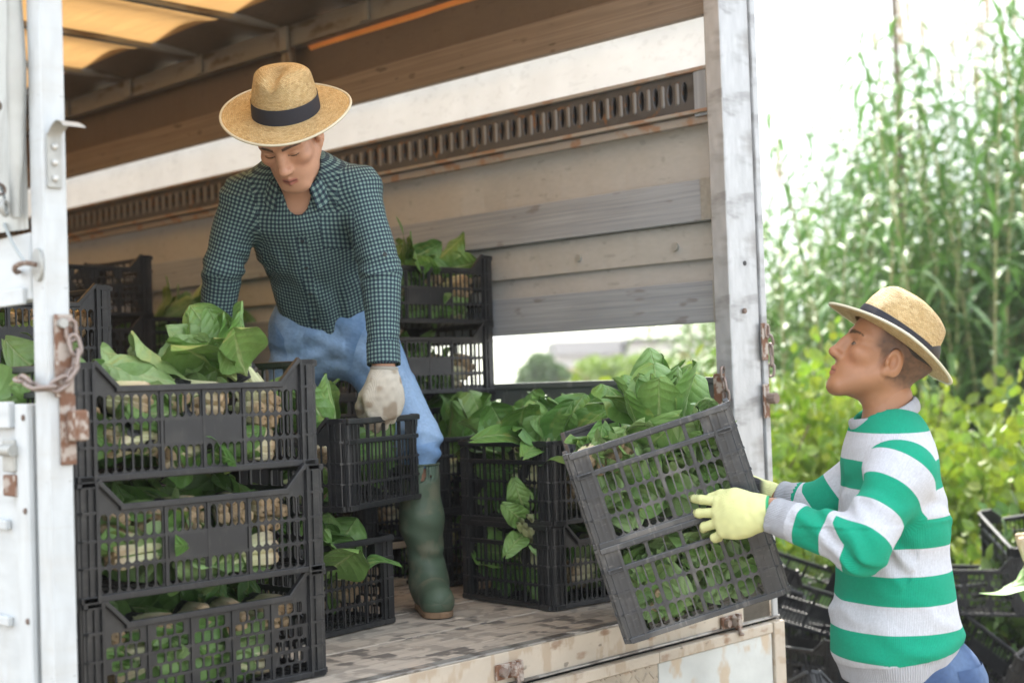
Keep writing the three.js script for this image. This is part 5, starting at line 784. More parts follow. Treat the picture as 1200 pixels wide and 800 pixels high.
    d = smax(d, (y - J.cuL[1]) < 0.08 && x > -0.06 && y < 0.8 ? (J.cuL[1] - y) : -1, 0.004); d = smax(d, x < -0.4 && y < 0.8 ? (J.cuR[1] - y) : -1, 0.004);
    return d;
  };
  let sg = surfaceNets(shirtF, [-0.6, 0.66, -0.36], [0.12, 1.3, 0.26], 0.0062);
  sg = clothUV(sg, [{ a: [-0.17, 0.80, -0.215], b: [-0.204, 1.2, 0.09], r: 0.125, side: [1, 0, 0], bias: -0.01 }, { a: J.shL, b: J.elL, r: 0.064 }, { a: J.elL, b: J.cuL, r: 0.052 }, { a: J.shR, b: J.elR, r: 0.064 }, { a: J.elR, b: J.cuR, r: 0.052 }]);
  const shirt = mesh('shirt', sg, M.gingham, P);
  const cuff = (c, e, r) => { const ax = V(...c).sub(V(...e)).normalize(), q = new THREE.Quaternion().setFromUnitVectors(UP, ax); return sheet((s, t) => { const a = s * Math.PI * 2, p = V(Math.cos(a) * (r - 0.002 + 0.0015 * Math.sin(a * 4)), (t - 1) * 0.058 + 0.002, Math.sin(a) * r).applyQuaternion(q); return [c[0] + p.x, c[1] + p.y, c[2] + p.z]; }, 36, 4, 0.3, 0.058); };
  mesh('cuff', cuff(J.cuL, J.elL, 0.0475), M.gingham, shirt); mesh('cuff', cuff(J.cuR, J.elR, 0.0475), M.gingham, shirt);
  // collar: stand and two turned down points, open at the throat
  const nAx = V(0.0, 0.62, 0.78).normalize(), nS = V(1, 0, 0), nF = new THREE.Vector3().crossVectors(nS, nAx);
  const collar = (sg) => sheet((s, t) => {
    const a = lerp(Math.PI, 0.52, s) * sg, rr = t < 0.4 ? lerp(0.066, 0.069, t / 0.4) : lerp(0.073, 0.106, (t - 0.4) / 0.6), pt = sstep(0.55, 1, s), hgt = t < 0.4 ? lerp(0.004, 0.044, t / 0.4) : lerp(0.046, 0.004 - 0.022 * pt, (t - 0.4) / 0.6), ca = Math.sin(a), cb = Math.cos(a);
    const fr = nF.clone().multiplyScalar(cb * (cb > 0 ? 1 : 1)).addScaledVector(nS, ca); const c = V(-0.204, 1.200, 0.098); const ex = 1 + 0.10 * pt; return [c.x + fr.x * rr * ex + nAx.x * hgt, c.y + fr.y * rr * ex + nAx.y * hgt, c.z + fr.z * rr * ex + nAx.z * hgt];
  }, 28, 10, 0.18, 0.08);
  mesh('collar', collar(1), M.gingham, shirt); mesh('collar', collar(-1), M.gingham, shirt);
  mesh('placket', patch(shirtF, [-0.196, 0.92, 0.3], [1, 0, 0], [-0.012, 1, 0], [0, 0, -1], 0.03, 0.25, 6, 60, 0.0022), M.gingham, shirt);
  for (let i = 0; i < 4; i++) { const y = 0.83 + i * 0.068, x = -0.196 - 0.012 * (y - 0.96); let z = 0.3; for (let k = 0; k < 60; k++) { const d = shirtF(x, y, z); if (d < 0.001) break; z -= d * 0.7; } mesh('button', new THREE.CylinderGeometry(0.0055, 0.0055, 0.003, 12).rotateX(Math.PI / 2 - 0.6).translate(x, y, z + 0.004), M.button, shirt); }
  mesh('pocket', patch(shirtF, [-0.098, 1.06, 0.35], [1, 0, 0.0], [0, 1, 0], [0, 0, -1], 0.095, 0.09, 10, 10, 0.003), M.gingham, shirt);
  { const z = 0.2; let p = [0.03, 0.985, 0.3]; for (let k = 0; k < 60; k++) { const d = shirtF(...p); if (d < 0.001) break; p[2] -= d * 0.7; } mesh('button', new THREE.CylinderGeometry(0.006, 0.006, 0.004, 12).rotateX(Math.PI / 2).translate(p[0], p[1], p[2] + 0.002), M.button, shirt); }

  // jeans
  const kc = creases([0.07, 0.46, -0.08], [0.1, 1, 0], 0.006, 0.06, 120), hc = creases([-0.07, 0.76, -0.17], [0.5, 1, 0.3], 0.006, 0.06, 90), hc2 = creases([-0.26, 0.75, -0.2], [-0.4, 1, 0.3], 0.006, 0.06, 90);
  const pelv = trunk([{ p: [-0.168, 0.90, -0.17], s: 0.135, f: 0.10 }, { p: [-0.166, 0.815, -0.215], s: 0.158, f: 0.118 }, { p: [-0.166, 0.765, -0.225], s: 0.15, f: 0.11 }], [1, 0, 0]);
  const jeanF = (x, y, z) => {
    let d = union4(pelv(x, y, z), jl(x, y, z), jr(x, y, z)); if (d > 0.05) return d; d += kc(x, y, z) + hc(x, y, z) + hc2(x, y, z) + 0.0025 * nz(x, y, z, 21, 18, 9, 18); return smax(d, 0.402 - y, 0.004);
  };
  const union4 = (a, b, c) => smin(smin(a, b, 0.05), c, 0.05), jl = union([cap([-0.082, 0.795, -0.205], [J.knL[0], J.knL[1], J.knL[2]], 0.096, 0.07), cap(J.knL, [0.088, 0.40, -0.075], 0.069, 0.046)], 0.03), jr = union([cap([-0.25, 0.8, -0.215], J.knR, 0.095, 0.07), cap(J.knR, [-0.338, 0.39, -0.372], 0.067, 0.046)], 0.03);
  let jg = surfaceNets(jeanF, [-0.48, 0.34, -0.5], [0.2, 0.98, 0.03], 0.0068);
  jg = clothUV(jg, [{ a: [-0.166, 0.74, -0.22], b: [-0.168, 0.92, -0.17], r: 0.13, side: [1, 0, 0] }, { a: J.hipL, b: J.knL, r: 0.085 }, { a: J.knL, b: J.anL, r: 0.06 }, { a: J.hipR, b: J.knR, r: 0.085 }, { a: J.knR, b: J.anR, r: 0.06 }]);
  const jeans = mesh('jeans', jg, M.denimLight, P);

  // wellington boots
  const bootAt = (top, ank, toe, heel, mid) => {
    const fc = creases([ank[0], ank[1] + 0.06, ank[2]], [0, 1, 0.15], 0.0045, 0.05, 105), fc2 = creases([top[0] * 0.5 + ank[0] * 0.5, 0.22, top[2] * 0.5 + ank[2] * 0.5], [0.2, 1, 0], 0.003, 0.05, 70);
    const F = union([cap(top, mid, 0.0585, 0.0575), cap(mid, ank, 0.0575, 0.044), cap(ank, heel, 0.046, 0.036), cap([heel[0], heel[1] + 0.004, heel[2]], toe, 0.038, 0.040), cap(ank, toe, 0.040, 0.036)], 0.035), hole = cap([top[0], top[1] - 0.03, top[2]], [top[0], top[1] + 0.1, top[2]], 0.053, 0.054);
    const f = (x, y, z) => { let d = F(x, y, z); if (d > 0.04) return d; d += fc(x, y, z) + fc2(x, y, z) + 0.002 * nz(x, y, z, 31, 14, 10, 14); d = smax(d, y - top[1], 0.004); d = smax(d, -hole(x, y, z), 0.004); return smax(d, 0.014 - y, 0.006); };
    const [l, h] = bounds([top, ank, toe, heel, mid], 0.075), g = clothUV(surfaceNets(f, l, h, 0.005), [{ a: ank, b: top, r: 0.055 }, { a: heel, b: toe, r: 0.04 }]); const b = mesh('boot', g, M.boot, P);
    const Fs = union([cap([heel[0], 0.02, heel[2]], toe.map((v, k) => k === 1 ? 0.02 : v), 0.0395, 0.0425)], 0.01), sf = (x, y, z) => smax(smax(Fs(x, y * 0.3 + 0.014, z), y - 0.019, 0.003), 0.001 - y, 0.003);
    const [l2, h2] = bounds([toe, heel], 0.07); mesh('sole', clothUV(surfaceNets(sf, [l2[0], -0.01, l2[2]], [h2[0], 0.05, h2[2]], 0.004), [{ a: heel, b: toe, r: 0.04 }]), M.sole, b);
    mesh('boot_rim', new THREE.TorusGeometry(0.0572, 0.003, 6, 28).rotateX(Math.PI / 2).translate(top[0], top[1] - 0.002, top[2]), M.boot, b);
  };
  bootAt([0.086, 0.415, -0.072], [0.102, 0.085, -0.09], [0.132, 0.042, 0.022], [0.098, 0.042, -0.118], [0.088, 0.26, -0.082]);
  bootAt([-0.342, 0.41, -0.375], [-0.382, 0.085, -0.47], [-0.365, 0.042, -0.345], [-0.388, 0.042, -0.50], [-0.36, 0.26, -0.42]);
  // knitted gloves, soiled at the fingers
  const gcol = (x, y, z) => { const q = noise3(x * 45, y * 45, z * 45, 3), d = sstep(0.0, 0.5, q + sstep(0.02, 0.1, y) * 0.5 - 0.2); return mul3(mix3([0.60, 0.555, 0.47], [0.34, 0.265, 0.19], d * 0.8), 0.94 + 0.08 * noise3(x * 120, y * 120, z * 120, 4)); };
  const gf = handField([[0.75, 1.25, 0.7], [0.8, 1.3, 0.7], [0.85, 1.3, 0.75], [0.9, 1.3, 0.8]], { spread: 0.15, grow: 0.0038, wrinkle: 0.0012, thumb: [[0.55, 0.72, -0.5], [0.15, 0.8, -0.65], [-0.15, 0.75, -0.7]] });
  const g1 = glove(P, 'work_glove', M.gloveWhite, gf, mL, false, gcol), g2 = glove(P, 'work_glove', M.gloveWhite, gf, mR, true, gcol);
  mesh('glove_cuff', vcol(new THREE.TorusGeometry(0.031, 0.005, 8, 28).rotateX(Math.PI / 2).scale(1.06, 1.2, 0.86).translate(0, -0.03, 0).applyMatrix4(mL), () => [0.56, 0.53, 0.46]), M.gloveWhite, g1);
}

// ================================================================ the man on the ground
{
  const P = person([1.683, 0, 0.699], 'man in green striped jumper and straw hat holding up two tilted crates');
  const J = { shL: [-0.020, 1.308, 0.165], shR: [0.010, 1.305, -0.150], elL: [-0.137, 1.158, 0.236], cuL: [-0.300, 1.219, 0.105], wrL: [-0.318, 1.222, 0.088], elR: [-0.127, 1.204, -0.192], cuR: [-0.215, 1.220, -0.255], wrR: [-0.235, 1.221, -0.268], nk: [-0.012, 1.41, 0.018], hipL: [0.015, 0.83, 0.070], hipR: [0.015, 0.83, -0.070], knL: [-0.03, 0.47, 0.1], knR: [0.0, 0.47, -0.1], anL: [0.02, 0.08, 0.11], anR: [0.05, 0.08, -0.11] };
  const skin = [0.36, 0.175, 0.092], hair = [0.014, 0.010, 0.008];
  const tor = (o) => trunk([{ p: [-0.010, 1.385, 0.015], s: 0.108 + o, f: 0.066 + o }, { p: [-0.010, 1.32, 0.014], s: 0.150 + o, f: 0.086 + o }, { p: [-0.003, 1.20, 0.012], s: 0.150 + o, f: 0.102 + o }, { p: [-0.006, 1.04, 0.008], s: 0.145 + o, f: 0.114 + o }, { p: [-0.006, 0.93, 0.004], s: 0.155 + o, f: 0.130 + o }, { p: [0.002, 0.85, 0.0], s: 0.155 + o, f: 0.124 + o }], [0, 0, 1]);
  const bodyF = union([tor(-0.016), cap(J.shL, J.elL, 0.048, 0.04), cap(J.elL, J.wrL, 0.04, 0.029), cap(J.shR, J.elR, 0.048, 0.04), cap(J.elR, J.wrR, 0.04, 0.029), cap(J.hipL, J.knL, 0.078, 0.05), cap(J.knL, J.anL, 0.046, 0.034), cap(J.hipR, J.knR, 0.078, 0.05), cap(J.knR, J.anR, 0.046, 0.034), cap([-0.004, 1.37, 0.016], [-0.006, 1.47, 0.02], 0.064, 0.056), cap(J.anL, [-0.09, 0.035, 0.12], 0.03, 0.028), cap(J.anR, [-0.06, 0.035, -0.12], 0.03, 0.028)], 0.03);
  const [lo, hi] = bounds(Object.values(J).concat([[-0.1, 0.02, 0.12], [0, 1.5, 0]]), 0.13);
  const bg = surfaceNets(bodyF, lo, hi, 0.009); vcol(bg, (x, y, z) => mul3(skin, 0.97 + 0.06 * noise3(x * 60, y * 60, z * 60, 2)));
  const H = addHead(P, [-0.012, 1.557, 0.021], [-0.50, -Math.PI / 2 - 0.05, 0.0], [0.0, 1.395, 0.017], { skin, lip: [0.30, 0.115, 0.085], hair, stubble: 0.28, open: 0.0042, look: [0, 0.001], crop: 0.85 });
  const curl = [[0.2, 0.4, 0.3], [0.3, 0.6, 0.4], [0.42, 0.75, 0.5], [0.5, 0.85, 0.5]], th = [[0.5, 0.8, -0.1], [0.14, 0.98, -0.12], [-0.05, 0.99, -0.2]];
  const hf = handField(curl, { spread: 1.1, thumb: th });
  const mL = frameFrom([-0.330, 1.222, 0.090], [-0.86, -0.12, -0.40], [-0.30, 0.18, 0.93]), mR = frameFrom([-0.238, 1.221, -0.27], [-0.9, 0, -0.25], [-0.2, 0.1, -0.95]);
  const hands = [[mL, false], [mR, true]].map(([m, mir]) => { const g = surfaceNets(mir ? (x, y, z) => hf(-x, y, z) : hf, [-0.1, -0.07, -0.12], [0.1, 0.22, 0.05], 0.0034); vcol(g, () => skin); return clean(g).applyMatrix4(m); });
  mesh('body', merge([clean(bg), H.head, ...hands]), M.skin, P);
  const hairF = (x, y, z) => smax(ell([0, 0.046, -0.0165], [0.0745, 0.085, 0.0955])(x, y, z), Math.max(0.044 - y + 0.5 * sstep(0.0, -0.05, z) * -0.04, z - 0.05), 0.012);
  mesh('hair', clean(surfaceNets(hairF, [-0.09, -0.08, -0.13], [0.09, 0.15, 0.1], 0.004)).applyMatrix4(H.m), M.hair, P);
  addHat(P, H.m, { h: 0.110, bw: 0.068, front: -0.006, back: 0.0, bandH: 0.036, tilt: -0.16, at: [0, 0.046, 0.012] });

  // jumper: body, sleeves, ribbed hem, cuffs and collar
  const cl = creases(J.elL, [-0.5, -0.6, -0.3], 0.008, 0.055, 120), cw = creases(J.cuL, [-0.8, 0.3, -0.5], 0.004, 0.05, 190), ca = creases([-0.04, 1.25, 0.17], [0.3, 1, 0], 0.006, 0.06, 95), cr = creases(J.cuR, [-0.8, 0.2, -0.5], 0.005, 0.06, 150), cf = creases([-0.08, 0.98, 0.12], [0.55, 1, 0], 0.005, 0.09, 75);
  const torso = tor(0.006), aL = union([cap(J.shL, J.elL, 0.067, 0.057), cap(J.elL, J.cuL, 0.056, 0.041)], 0.02), aR = union([cap(J.shR, J.elR, 0.066, 0.056), cap(J.elR, J.cuR, 0.055, 0.041)], 0.02), yoke = union([cap(J.shL, [0, 1.37, 0.05], 0.062, 0.055), cap(J.shR, [0, 1.37, -0.03], 0.062, 0.055)], 0.04);
  const nhole = cap([-0.01, 1.35, 0.018], [-0.02, 1.52, 0.02], 0.066, 0.068), hem = (x, y) => (y - (0.818 + 5 * Math.max(0, x) * Math.max(0, x)));
  const axF = V(...J.cuL).sub(V(...J.elL)).normalize(), axR = V(...J.cuR).sub(V(...J.elR)).normalize();
  const along = (x, y, z, c, a) => (x - c[0]) * a.x + (y - c[1]) * a.y + (z - c[2]) * a.z;
  const jf = (x, y, z) => {
    const t = torso(x, y, z), A = aL(x, y, z), Bq = aR(x, y, z); let d = smin(t, yoke(x, y, z), 0.06); const dt = d; d = smin(d, A, 0.026); d = smin(d, Bq, 0.026); if (d > 0.05) return d;
    d += cl(x, y, z) + cw(x, y, z) + ca(x, y, z) + cr(x, y, z) + cf(x, y, z) + 0.0035 * nz(x, y, z, 41, 12, 7, 12) + (y < 1.2 ? 0.008 * noise3(x * 9 + y * 7, y * 10 - x * 6, z * 8, 17) : 0);
    d -= 0.006 * Math.exp(-Math.pow((y - 0.905 - 0.16 * x) / 0.02, 2));                                              // body blouses over the rib
    d = smax(d, -nhole(x, y, z), 0.006); d = smax(d, -hem(x, y) * 0.8, 0.008);
    if (A < 0.03 && dt > 0.0) d = smax(d, along(x, y, z, J.cuL, axF), 0.004); if (Bq < 0.03 && dt > 0.0) d = smax(d, along(x, y, z, J.cuR, axR), 0.004); return d;
  };
  let jg = surfaceNets(jf, [-0.38, 0.76, -0.36], [0.22, 1.46, 0.34], 0.0064);
  const lenF = V(...J.cuL).distanceTo(V(...J.elL)), lenU = V(...J.shL).distanceTo(V(...J.elL));
  jg = clothUV(jg, [{ a: [0.0, 0.80, 0.005], b: [0.0, 1.4, 0.014], r: 0.14, side: [0, 0, 1], v0: 0.8 - 0.885, bias: 0.0 }, { a: J.shL, b: J.elL, r: 0.066, v0: -0.18 + 0.1275 * 2, bias: 0.004, h1: 0.24 }, { a: J.elL, b: J.cuL, r: 0.05, v0: -0.075 + 0.1275 * 2, h0: -0.047 }, { a: J.shR, b: J.elR, r: 0.066, v0: -0.12 }, { a: J.elR, b: J.cuR, r: 0.05, v0: -0.05 }]);
  const isCuff = (x, y, z) => (along(x, y, z, J.cuL, axF) > -0.055 && aL(x, y, z) < 0.02 && torso(x, y, z) > 0.01) || (along(x, y, z, J.cuR, axR) > -0.05 && aR(x, y, z) < 0.02 && torso(x, y, z) > 0.01);
  const ribTop = (x, y) => y - (0.888 + 0.16 * x); snap(jg, (x, y, z) => ribTop(x, y), [0, 1, 0], (x, y, z) => y < 1.05); snap(jg, (x, y, z) => along(x, y, z, J.cuL, axF) + 0.055, [axF.x, axF.y, axF.z], (x, y, z) => aL(x, y, z) < 0.02 && torso(x, y, z) > 0.01);
  let [rib, rest] = split(jg, (x, y, z) => ribTop(x, y) < 0 && y < 1.05 && aL(x, y, z) > 0.02); let [cuf, main] = split(rest, isCuff);
  const jumper = mesh('jumper', main, M.jumper, P); mesh('hem_rib', rib, M.jumperRib, jumper);
  const [c1, c2] = split(cuf, (x, y, z) => z > -0.08); mesh('cuff', c1, M.jumperRib, jumper); mesh('cuff', c2, M.jumperRib, jumper);
  mesh('collar', sheet((s, t) => { const a = s * Math.PI * 2, b = t * Math.PI * 2, rr = 0.0755 + 0.0075 * Math.cos(b), q = V(Math.cos(a) * rr * 1.02, 0.017 * Math.sin(b) + 0.004 * Math.cos(a * 2), Math.sin(a) * rr * 0.98).applyAxisAngle(V(0, 0, 1), 0.33); return [-0.014 + q.x, 1.428 + q.y, 0.018 + q.z]; }, 56, 12, 0.48, 0.03), M.jumperRib, jumper);

  // jeans and shoes
  const jeF0 = union([trunk([{ p: [0.004, 0.95, 0], s: 0.136, f: 0.104 }, { p: [0.012, 0.85, 0], s: 0.138, f: 0.110 }, { p: [0.03, 0.78, 0], s: 0.148, f: 0.12 }], [0, 0, 1]), ell([0.095, 0.815, 0.065], [0.085, 0.1, 0.078]), ell([0.095, 0.815, -0.065], [0.085, 0.1, 0.078]), cap(J.hipL, J.knL, 0.088, 0.075), cap(J.knL, [0.02, 0.09, 0.11], 0.075, 0.065), cap(J.hipR, J.knR, 0.088, 0.075), cap(J.knR, [0.05, 0.09, -0.11], 0.075, 0.065)], 0.04);
  const jh = creases([0.1, 0.76, 0.1], [-0.3, 1, 0], 0.005, 0.06, 90), jeF = (x, y, z) => { const d = jeF0(x, y, z); if (d > 0.05) return d; return smax(smax(d + 0.004 * nz(x, y, z, 51, 16, 9, 16) + jh(x, y, z), 0.05 - y, 0.005), y - 0.965 - 0.12 * x, 0.005); };
  const jeans = mesh('jeans', clothUV(surfaceNets(jeF, [-0.2, 0.0, -0.28], [0.26, 1.02, 0.28], 0.0085), [{ a: [0.03, 0.76, 0], b: [0.01, 0.96, 0], r: 0.15, side: [0, 0, 1] }, { a: J.hipL, b: J.knL, r: 0.09 }, { a: J.knL, b: J.anL, r: 0.07 }, { a: J.hipR, b: J.knR, r: 0.09 }, { a: J.knR, b: J.anR, r: 0.07 }]), M.denimDark, P);
    mesh('waistband', patch(jeF, [0.012 + 0.18, 0.945, 0.24], [0.8, 0.12, -0.6], [0, 1, 0], [-0.6, 0, -0.8], 0.17, 0.038, 20, 4, 0.004), M.denimDark, jeans);
  mesh('pocket', patch(jeF, [0.095 + 0.15, 0.805, 0.075 + 0.13], [0.66, 0.06, -0.75], [0.03, 1, 0], [-0.75, 0, -0.66], 0.115, 0.12, 14, 14, 0.004), M.denimDark, jeans);
  mesh('belt_loop', patch(jeF, [0.012 + 0.21, 0.94, 0.20], [0.8, 0, -0.6], [0, 1, 0], [-0.6, 0, -0.8], 0.012, 0.05, 3, 6, 0.009), M.denimDark, jeans);
  for (const a of [J.anL, J.anR]) { const toe = [a[0] - 0.16, 0.045, a[2] + 0.015], F = union([cap([a[0] + 0.02, 0.05, a[2]], toe, 0.045, 0.042), cap([a[0], 0.1, a[2]], [a[0] - 0.05, 0.06, a[2]], 0.05, 0.045)], 0.03), f = (x, y, z) => smax(F(x, y, z), 0.012 - y, 0.005), [l, h] = bounds([a, toe], 0.09); const s = mesh('shoe', clothUV(surfaceNets(f, l, h, 0.007), [{ a, b: toe, r: 0.045 }]), M.rubber, P); mesh('sole', box(0.26, 0.016, 0.09, a[0] - 0.07, 0.008, a[2] + 0.005, 0.006), M.sole, s); }

  // coated gloves: pale yellow backs, black palms and finger fronts, green hem
  const gcol = (x, y, z, nx, ny, nzz) => { const k = sstep(-0.12, -0.4, nzz + 0.1 * noise3(x * 80, y * 80, z * 80, 6)) ; const b = sstep(0.0, 0.02, y) * k; const gr = sstep(-0.026, -0.029, y); let c = mul3([0.74, 0.76, 0.36], 0.95 + 0.08 * noise3(x * 70, y * 70, z * 70, 5)); c = mix3(c, [0.022, 0.022, 0.025], b); return mix3(c, [0.02, 0.36, 0.15], gr); };
  const gf = handField(curl, { spread: 1.1, grow: 0.0024, wrinkle: 0.0013, thumb: th });
  glove(P, 'work_glove', M.gloveLime, gf, mL, false, gcol, 0.0026); glove(P, 'work_glove', M.gloveLime, gf, mR, true, gcol);
}
// ---------------------------------------------------------------- behind the truck: cane, bushes, cast-off crates, far bank
// yard frame: a metres to the right and b metres away along the line from the street past the truck's open corner
const yard = (a, b, y = 0) => V(-1.247 + a * 0.698 + b * 0.716, y, 2.337 + a * 0.716 - b * 0.698);
const foliage = (c, t, s, o = {}) => phy({ map: tex(128, 128, (u, v) => mul3(mix3(c, mul3(c, 1.7), fbm(u, v, 5, 5, 3, s)), 0.85 + 0.3 * fbm(u, v, 30, 4, 2, s + 3)), [1, 1]), roughness: 0.6, transmission: t, thickness: 0, ...o });
M.caneLeaf = foliage([0.095, 0.20, 0.045], 0.52, 301); M.caneLeafPale = foliage([0.15, 0.26, 0.055], 0.52, 304);
M.caneStem = std({ map: tex(64, 256, (u, v) => mix3([0.25, 0.27, 0.10], [0.33, 0.27, 0.14], fbm(u, v, 3, 8, 3, 307)), [0.2, 1]), roughness: 0.6 });
M.plume = phy({ map: tex(64, 64, (u, v) => mul3([0.42, 0.33, 0.21], 0.8 + 0.4 * fbm(u, v, 8, 8, 3, 309))), roughness: 1, transmission: 0.35, thickness: 0 });
M.bushLeaf = foliage([0.225, 0.325, 0.03], 0.58, 311); M.bushLeafDeep = foliage([0.08, 0.155, 0.028], 0.45, 313); M.dryLeaf = foliage([0.26, 0.20, 0.08], 0.4, 315);
M.twig = std({ color: lin(0.12, 0.085, 0.05), roughness: 0.9 });
M.bark = std({ map: tex(128, 128, (u, v) => mul3([0.16, 0.125, 0.09], 0.7 + 0.6 * fbm(u, v, 20, 4, 3, 317)), [0.3, 0.6]), roughness: 0.9 });
M.bag = phy({ color: lin(0.3, 0.32, 0.34), roughness: 0.35, transmission: 0.3, thickness: 0 });
{
  const r = mulberry(77);
  const ribbonLeaf = (len, w, droop, n = 6) => { const P = [], I = [], UVs = []; for (let i = 0; i <= n; i++) { const t = i / n, ww = w * Math.pow(Math.sin(Math.PI * (0.08 + 0.92 * t)), 0.7) * (1 - 0.25 * t) * 0.5, x = len * (t - 0.3 * droop * t * t * t), y = len * (0.42 * t - droop * t * t * 0.75); P.push(x, y, -ww, x, y - ww * 0.45, 0, x, y, ww); UVs.push(0, t, 0.5, t, 1, t); if (i < n) for (const k of [0, 1]) { const a = i * 3 + k; I.push(a, a + 1, a + 4, a, a + 4, a + 3); } } const g = new THREE.BufferGeometry(); g.setAttribute('position', new THREE.Float32BufferAttribute(P, 3)); g.setAttribute('uv', new THREE.Float32BufferAttribute(UVs, 2)); g.setIndex(I); g.computeVertexNormals(); return clean(g); };
  const leaves0 = [ribbonLeaf(0.58, 0.062, 0.5), ribbonLeaf(0.7, 0.068, 1.0), ribbonLeaf(0.45, 0.05, 0.2), ribbonLeaf(0.65, 0.066, 1.35)];
  function cane(h, plume, seed, count = 30) {
    const q = mulberry(seed), lx = R(-0.12, 0.12, q), lz = R(-0.12, 0.12, q), at = (t) => V(lx * h * t * t, h * t, lz * h * t * t), pts = []; for (let i = 0; i <= 7; i++) pts.push(at(i / 7));
    const stem = clean(new THREE.TubeGeometry(new THREE.CatmullRomCurve3(pts), 14, 1, 5)); { const p = stem.attributes.position; for (let i = 0; i < p.count; i++) { const t = clamp(p.getY(i) / h), c = at(t), k = lerp(0.014, 0.004, t); p.setXYZ(i, c.x + (p.getX(i) - c.x) * k, p.getY(i) * 1, c.z + (p.getZ(i) - c.z) * k); } for (let i = 0; i < p.count; i++) p.setY(i, clamp(p.getY(i), 0, h)); stem.computeVertexNormals(); }
    const L = []; for (let i = 0; i < count; i++) { const t = lerp(0.14, 0.97, Math.pow(i / (count - 1), 0.85)), c = at(t), g = leaves0[Math.floor(q() * 4)].clone(), s = lerp(1.15, 0.6, t) * R(0.8, 1.15, q); g.scale(s, s, s); g.rotateZ(R(-0.1, 0.5, q)); g.rotateY((i % 2 ? 0 : Math.PI) + R(-1.1, 1.1, q) + seed); g.translate(c.x, c.y, c.z); L.push(g); }
    let pl = null; if (plume) { const G = [], top = at(1); for (let i = 0; i < 46; i++) { const t = i / 46, g = ribbonLeaf(0.13 * (1 - 0.4 * t), 0.012, 0.6, 3); g.rotateZ(0.9); g.rotateY(i * 2.4); g.translate(top.x, top.y - 0.03 + 0.36 * t, top.z); G.push(g); } pl = merge(G); }
    return { stem, leaf: merge(L), plume: pl };
  }
  // the mass of the thicket
  const thicket = new THREE.Group(); thicket.name = 'cane_thicket'; thicket.userData = { label: 'dense thicket of giant cane behind the green bushes', category: 'cane thicket', kind: 'stuff' }; scene.add(thicket);
  const kinds = [cane(3.3, 0, 5, 44), cane(3.8, 0, 6, 46), cane(2.6, 0, 7, 40), cane(4.3, 1, 8, 46)];
  const spots = kinds.map(() => []);
  for (let i = 0; i < 560; i++) {
    const a = R(1.4, 8.5, r), b = R(10.6, 15.0, r), dens = sstep(0.9, 2.8, a - (b - 10.6) * 0.12); if (r() > 0.2 + 0.8 * dens) continue;
    const k = Math.floor(r() * 3 + (a > 3.4 ? 1 : 0)) % 4, p = yard(a, b), m = new THREE.Matrix4().compose(p, new THREE.Quaternion().setFromEuler(new THREE.Euler(R(-0.06, 0.06, r), r() * 6.28, R(-0.06, 0.06, r))), V(1, 1, 1).multiplyScalar(R(0.8, 1.12, r) * lerp(0.82, 1.06, sstep(1.8, 4, a)))); spots[k].push(m);
  }
  kinds.forEach((c, k) => { for (const [n, g, mt] of [['stem', c.stem, M.caneStem], ['foliage', c.leaf, k % 2 ? M.caneLeaf : M.caneLeafPale], ['plume', c.plume, M.plume]]) { if (!g) continue; const im = new THREE.InstancedMesh(g, mt, spots[k].length); im.name = n; spots[k].forEach((m, i) => im.setMatrixAt(i, m)); im.castShadow = im.receiveShadow = true; thicket.add(im); } });
  // canes that stand out against the sky
  const tall = [[1.98, 10.2, 2.95, 1, 'slim cane with a brown plume, nearest to the truck post'], [2.35, 10.0, 3.5, 0, 'thin cane with few leaves just right of the one nearest the post'], [2.6, 9.7, 3.75, 1, 'cane with a pale upright tip left of the tallest plumes'], [2.95, 9.9, 4.3, 1, 'tall cane with a brown plume against the white sky'], [3.3, 9.6, 4.2, 1, 'tall cane with a drooping plume next to the bare pole'], [3.62, 9.5, 4.45, 0, 'leafy cane between the two tall plumes and the right edge'], [3.75, 9.8, 4.7, 1, 'very tall cane near the right edge with a high plume'], [2.2, 9.5, 2.5, 0, 'short leafy cane low beside the truck post']];
  tall.forEach(([a, b, h, pl, label], i) => { const c = cane(h, pl, 20 + i * 3, 40), t = thing('giant_cane', label, 'cane'); t.position.copy(yard(a, b)); mesh('stem', c.stem, M.caneStem, t); const f = mesh('foliage', c.leaf, M.caneLeaf, t); f.userData.kind = 'stuff'; if (c.plume) mesh('plume', c.plume, M.plume, t); });
  const pole = thing('pole', 'bare thin pole that rises above the cane', 'pole'); pole.position.copy(yard(3.28, 11.5)); mesh('shaft', new THREE.CylinderGeometry(0.02, 0.034, 6.2, 8).translate(0, 3.1, 0), M.bark, pole);

  // bushes: many small leaves on thin stems
  const ovalLeaf = (() => { const P = [], I = [], U = []; const n = 5; for (let i = 0; i <= n; i++) { const t = i / n, w = 0.026 * Math.pow(Math.sin(Math.PI * Math.min(0.999, 0.06 + 0.94 * t)), 0.75) * (1 - 0.25 * t); for (const s of [-1, 0, 1]) { P.push(s * w, 0.062 * t, (s ? 0.008 : 0) - 0.012 * t * t); U.push(s / 2 + 0.5, t); } if (i < n) for (const k of [0, 1]) { const a = i * 3 + k; I.push(a, a + 1, a + 4, a, a + 4, a + 3); } } const g = new THREE.BufferGeometry(); g.setAttribute('position', new THREE.Float32BufferAttribute(P, 3)); g.setAttribute('uv', new THREE.Float32BufferAttribute(U, 2)); g.setIndex(I); g.computeVertexNormals(); return g; })();
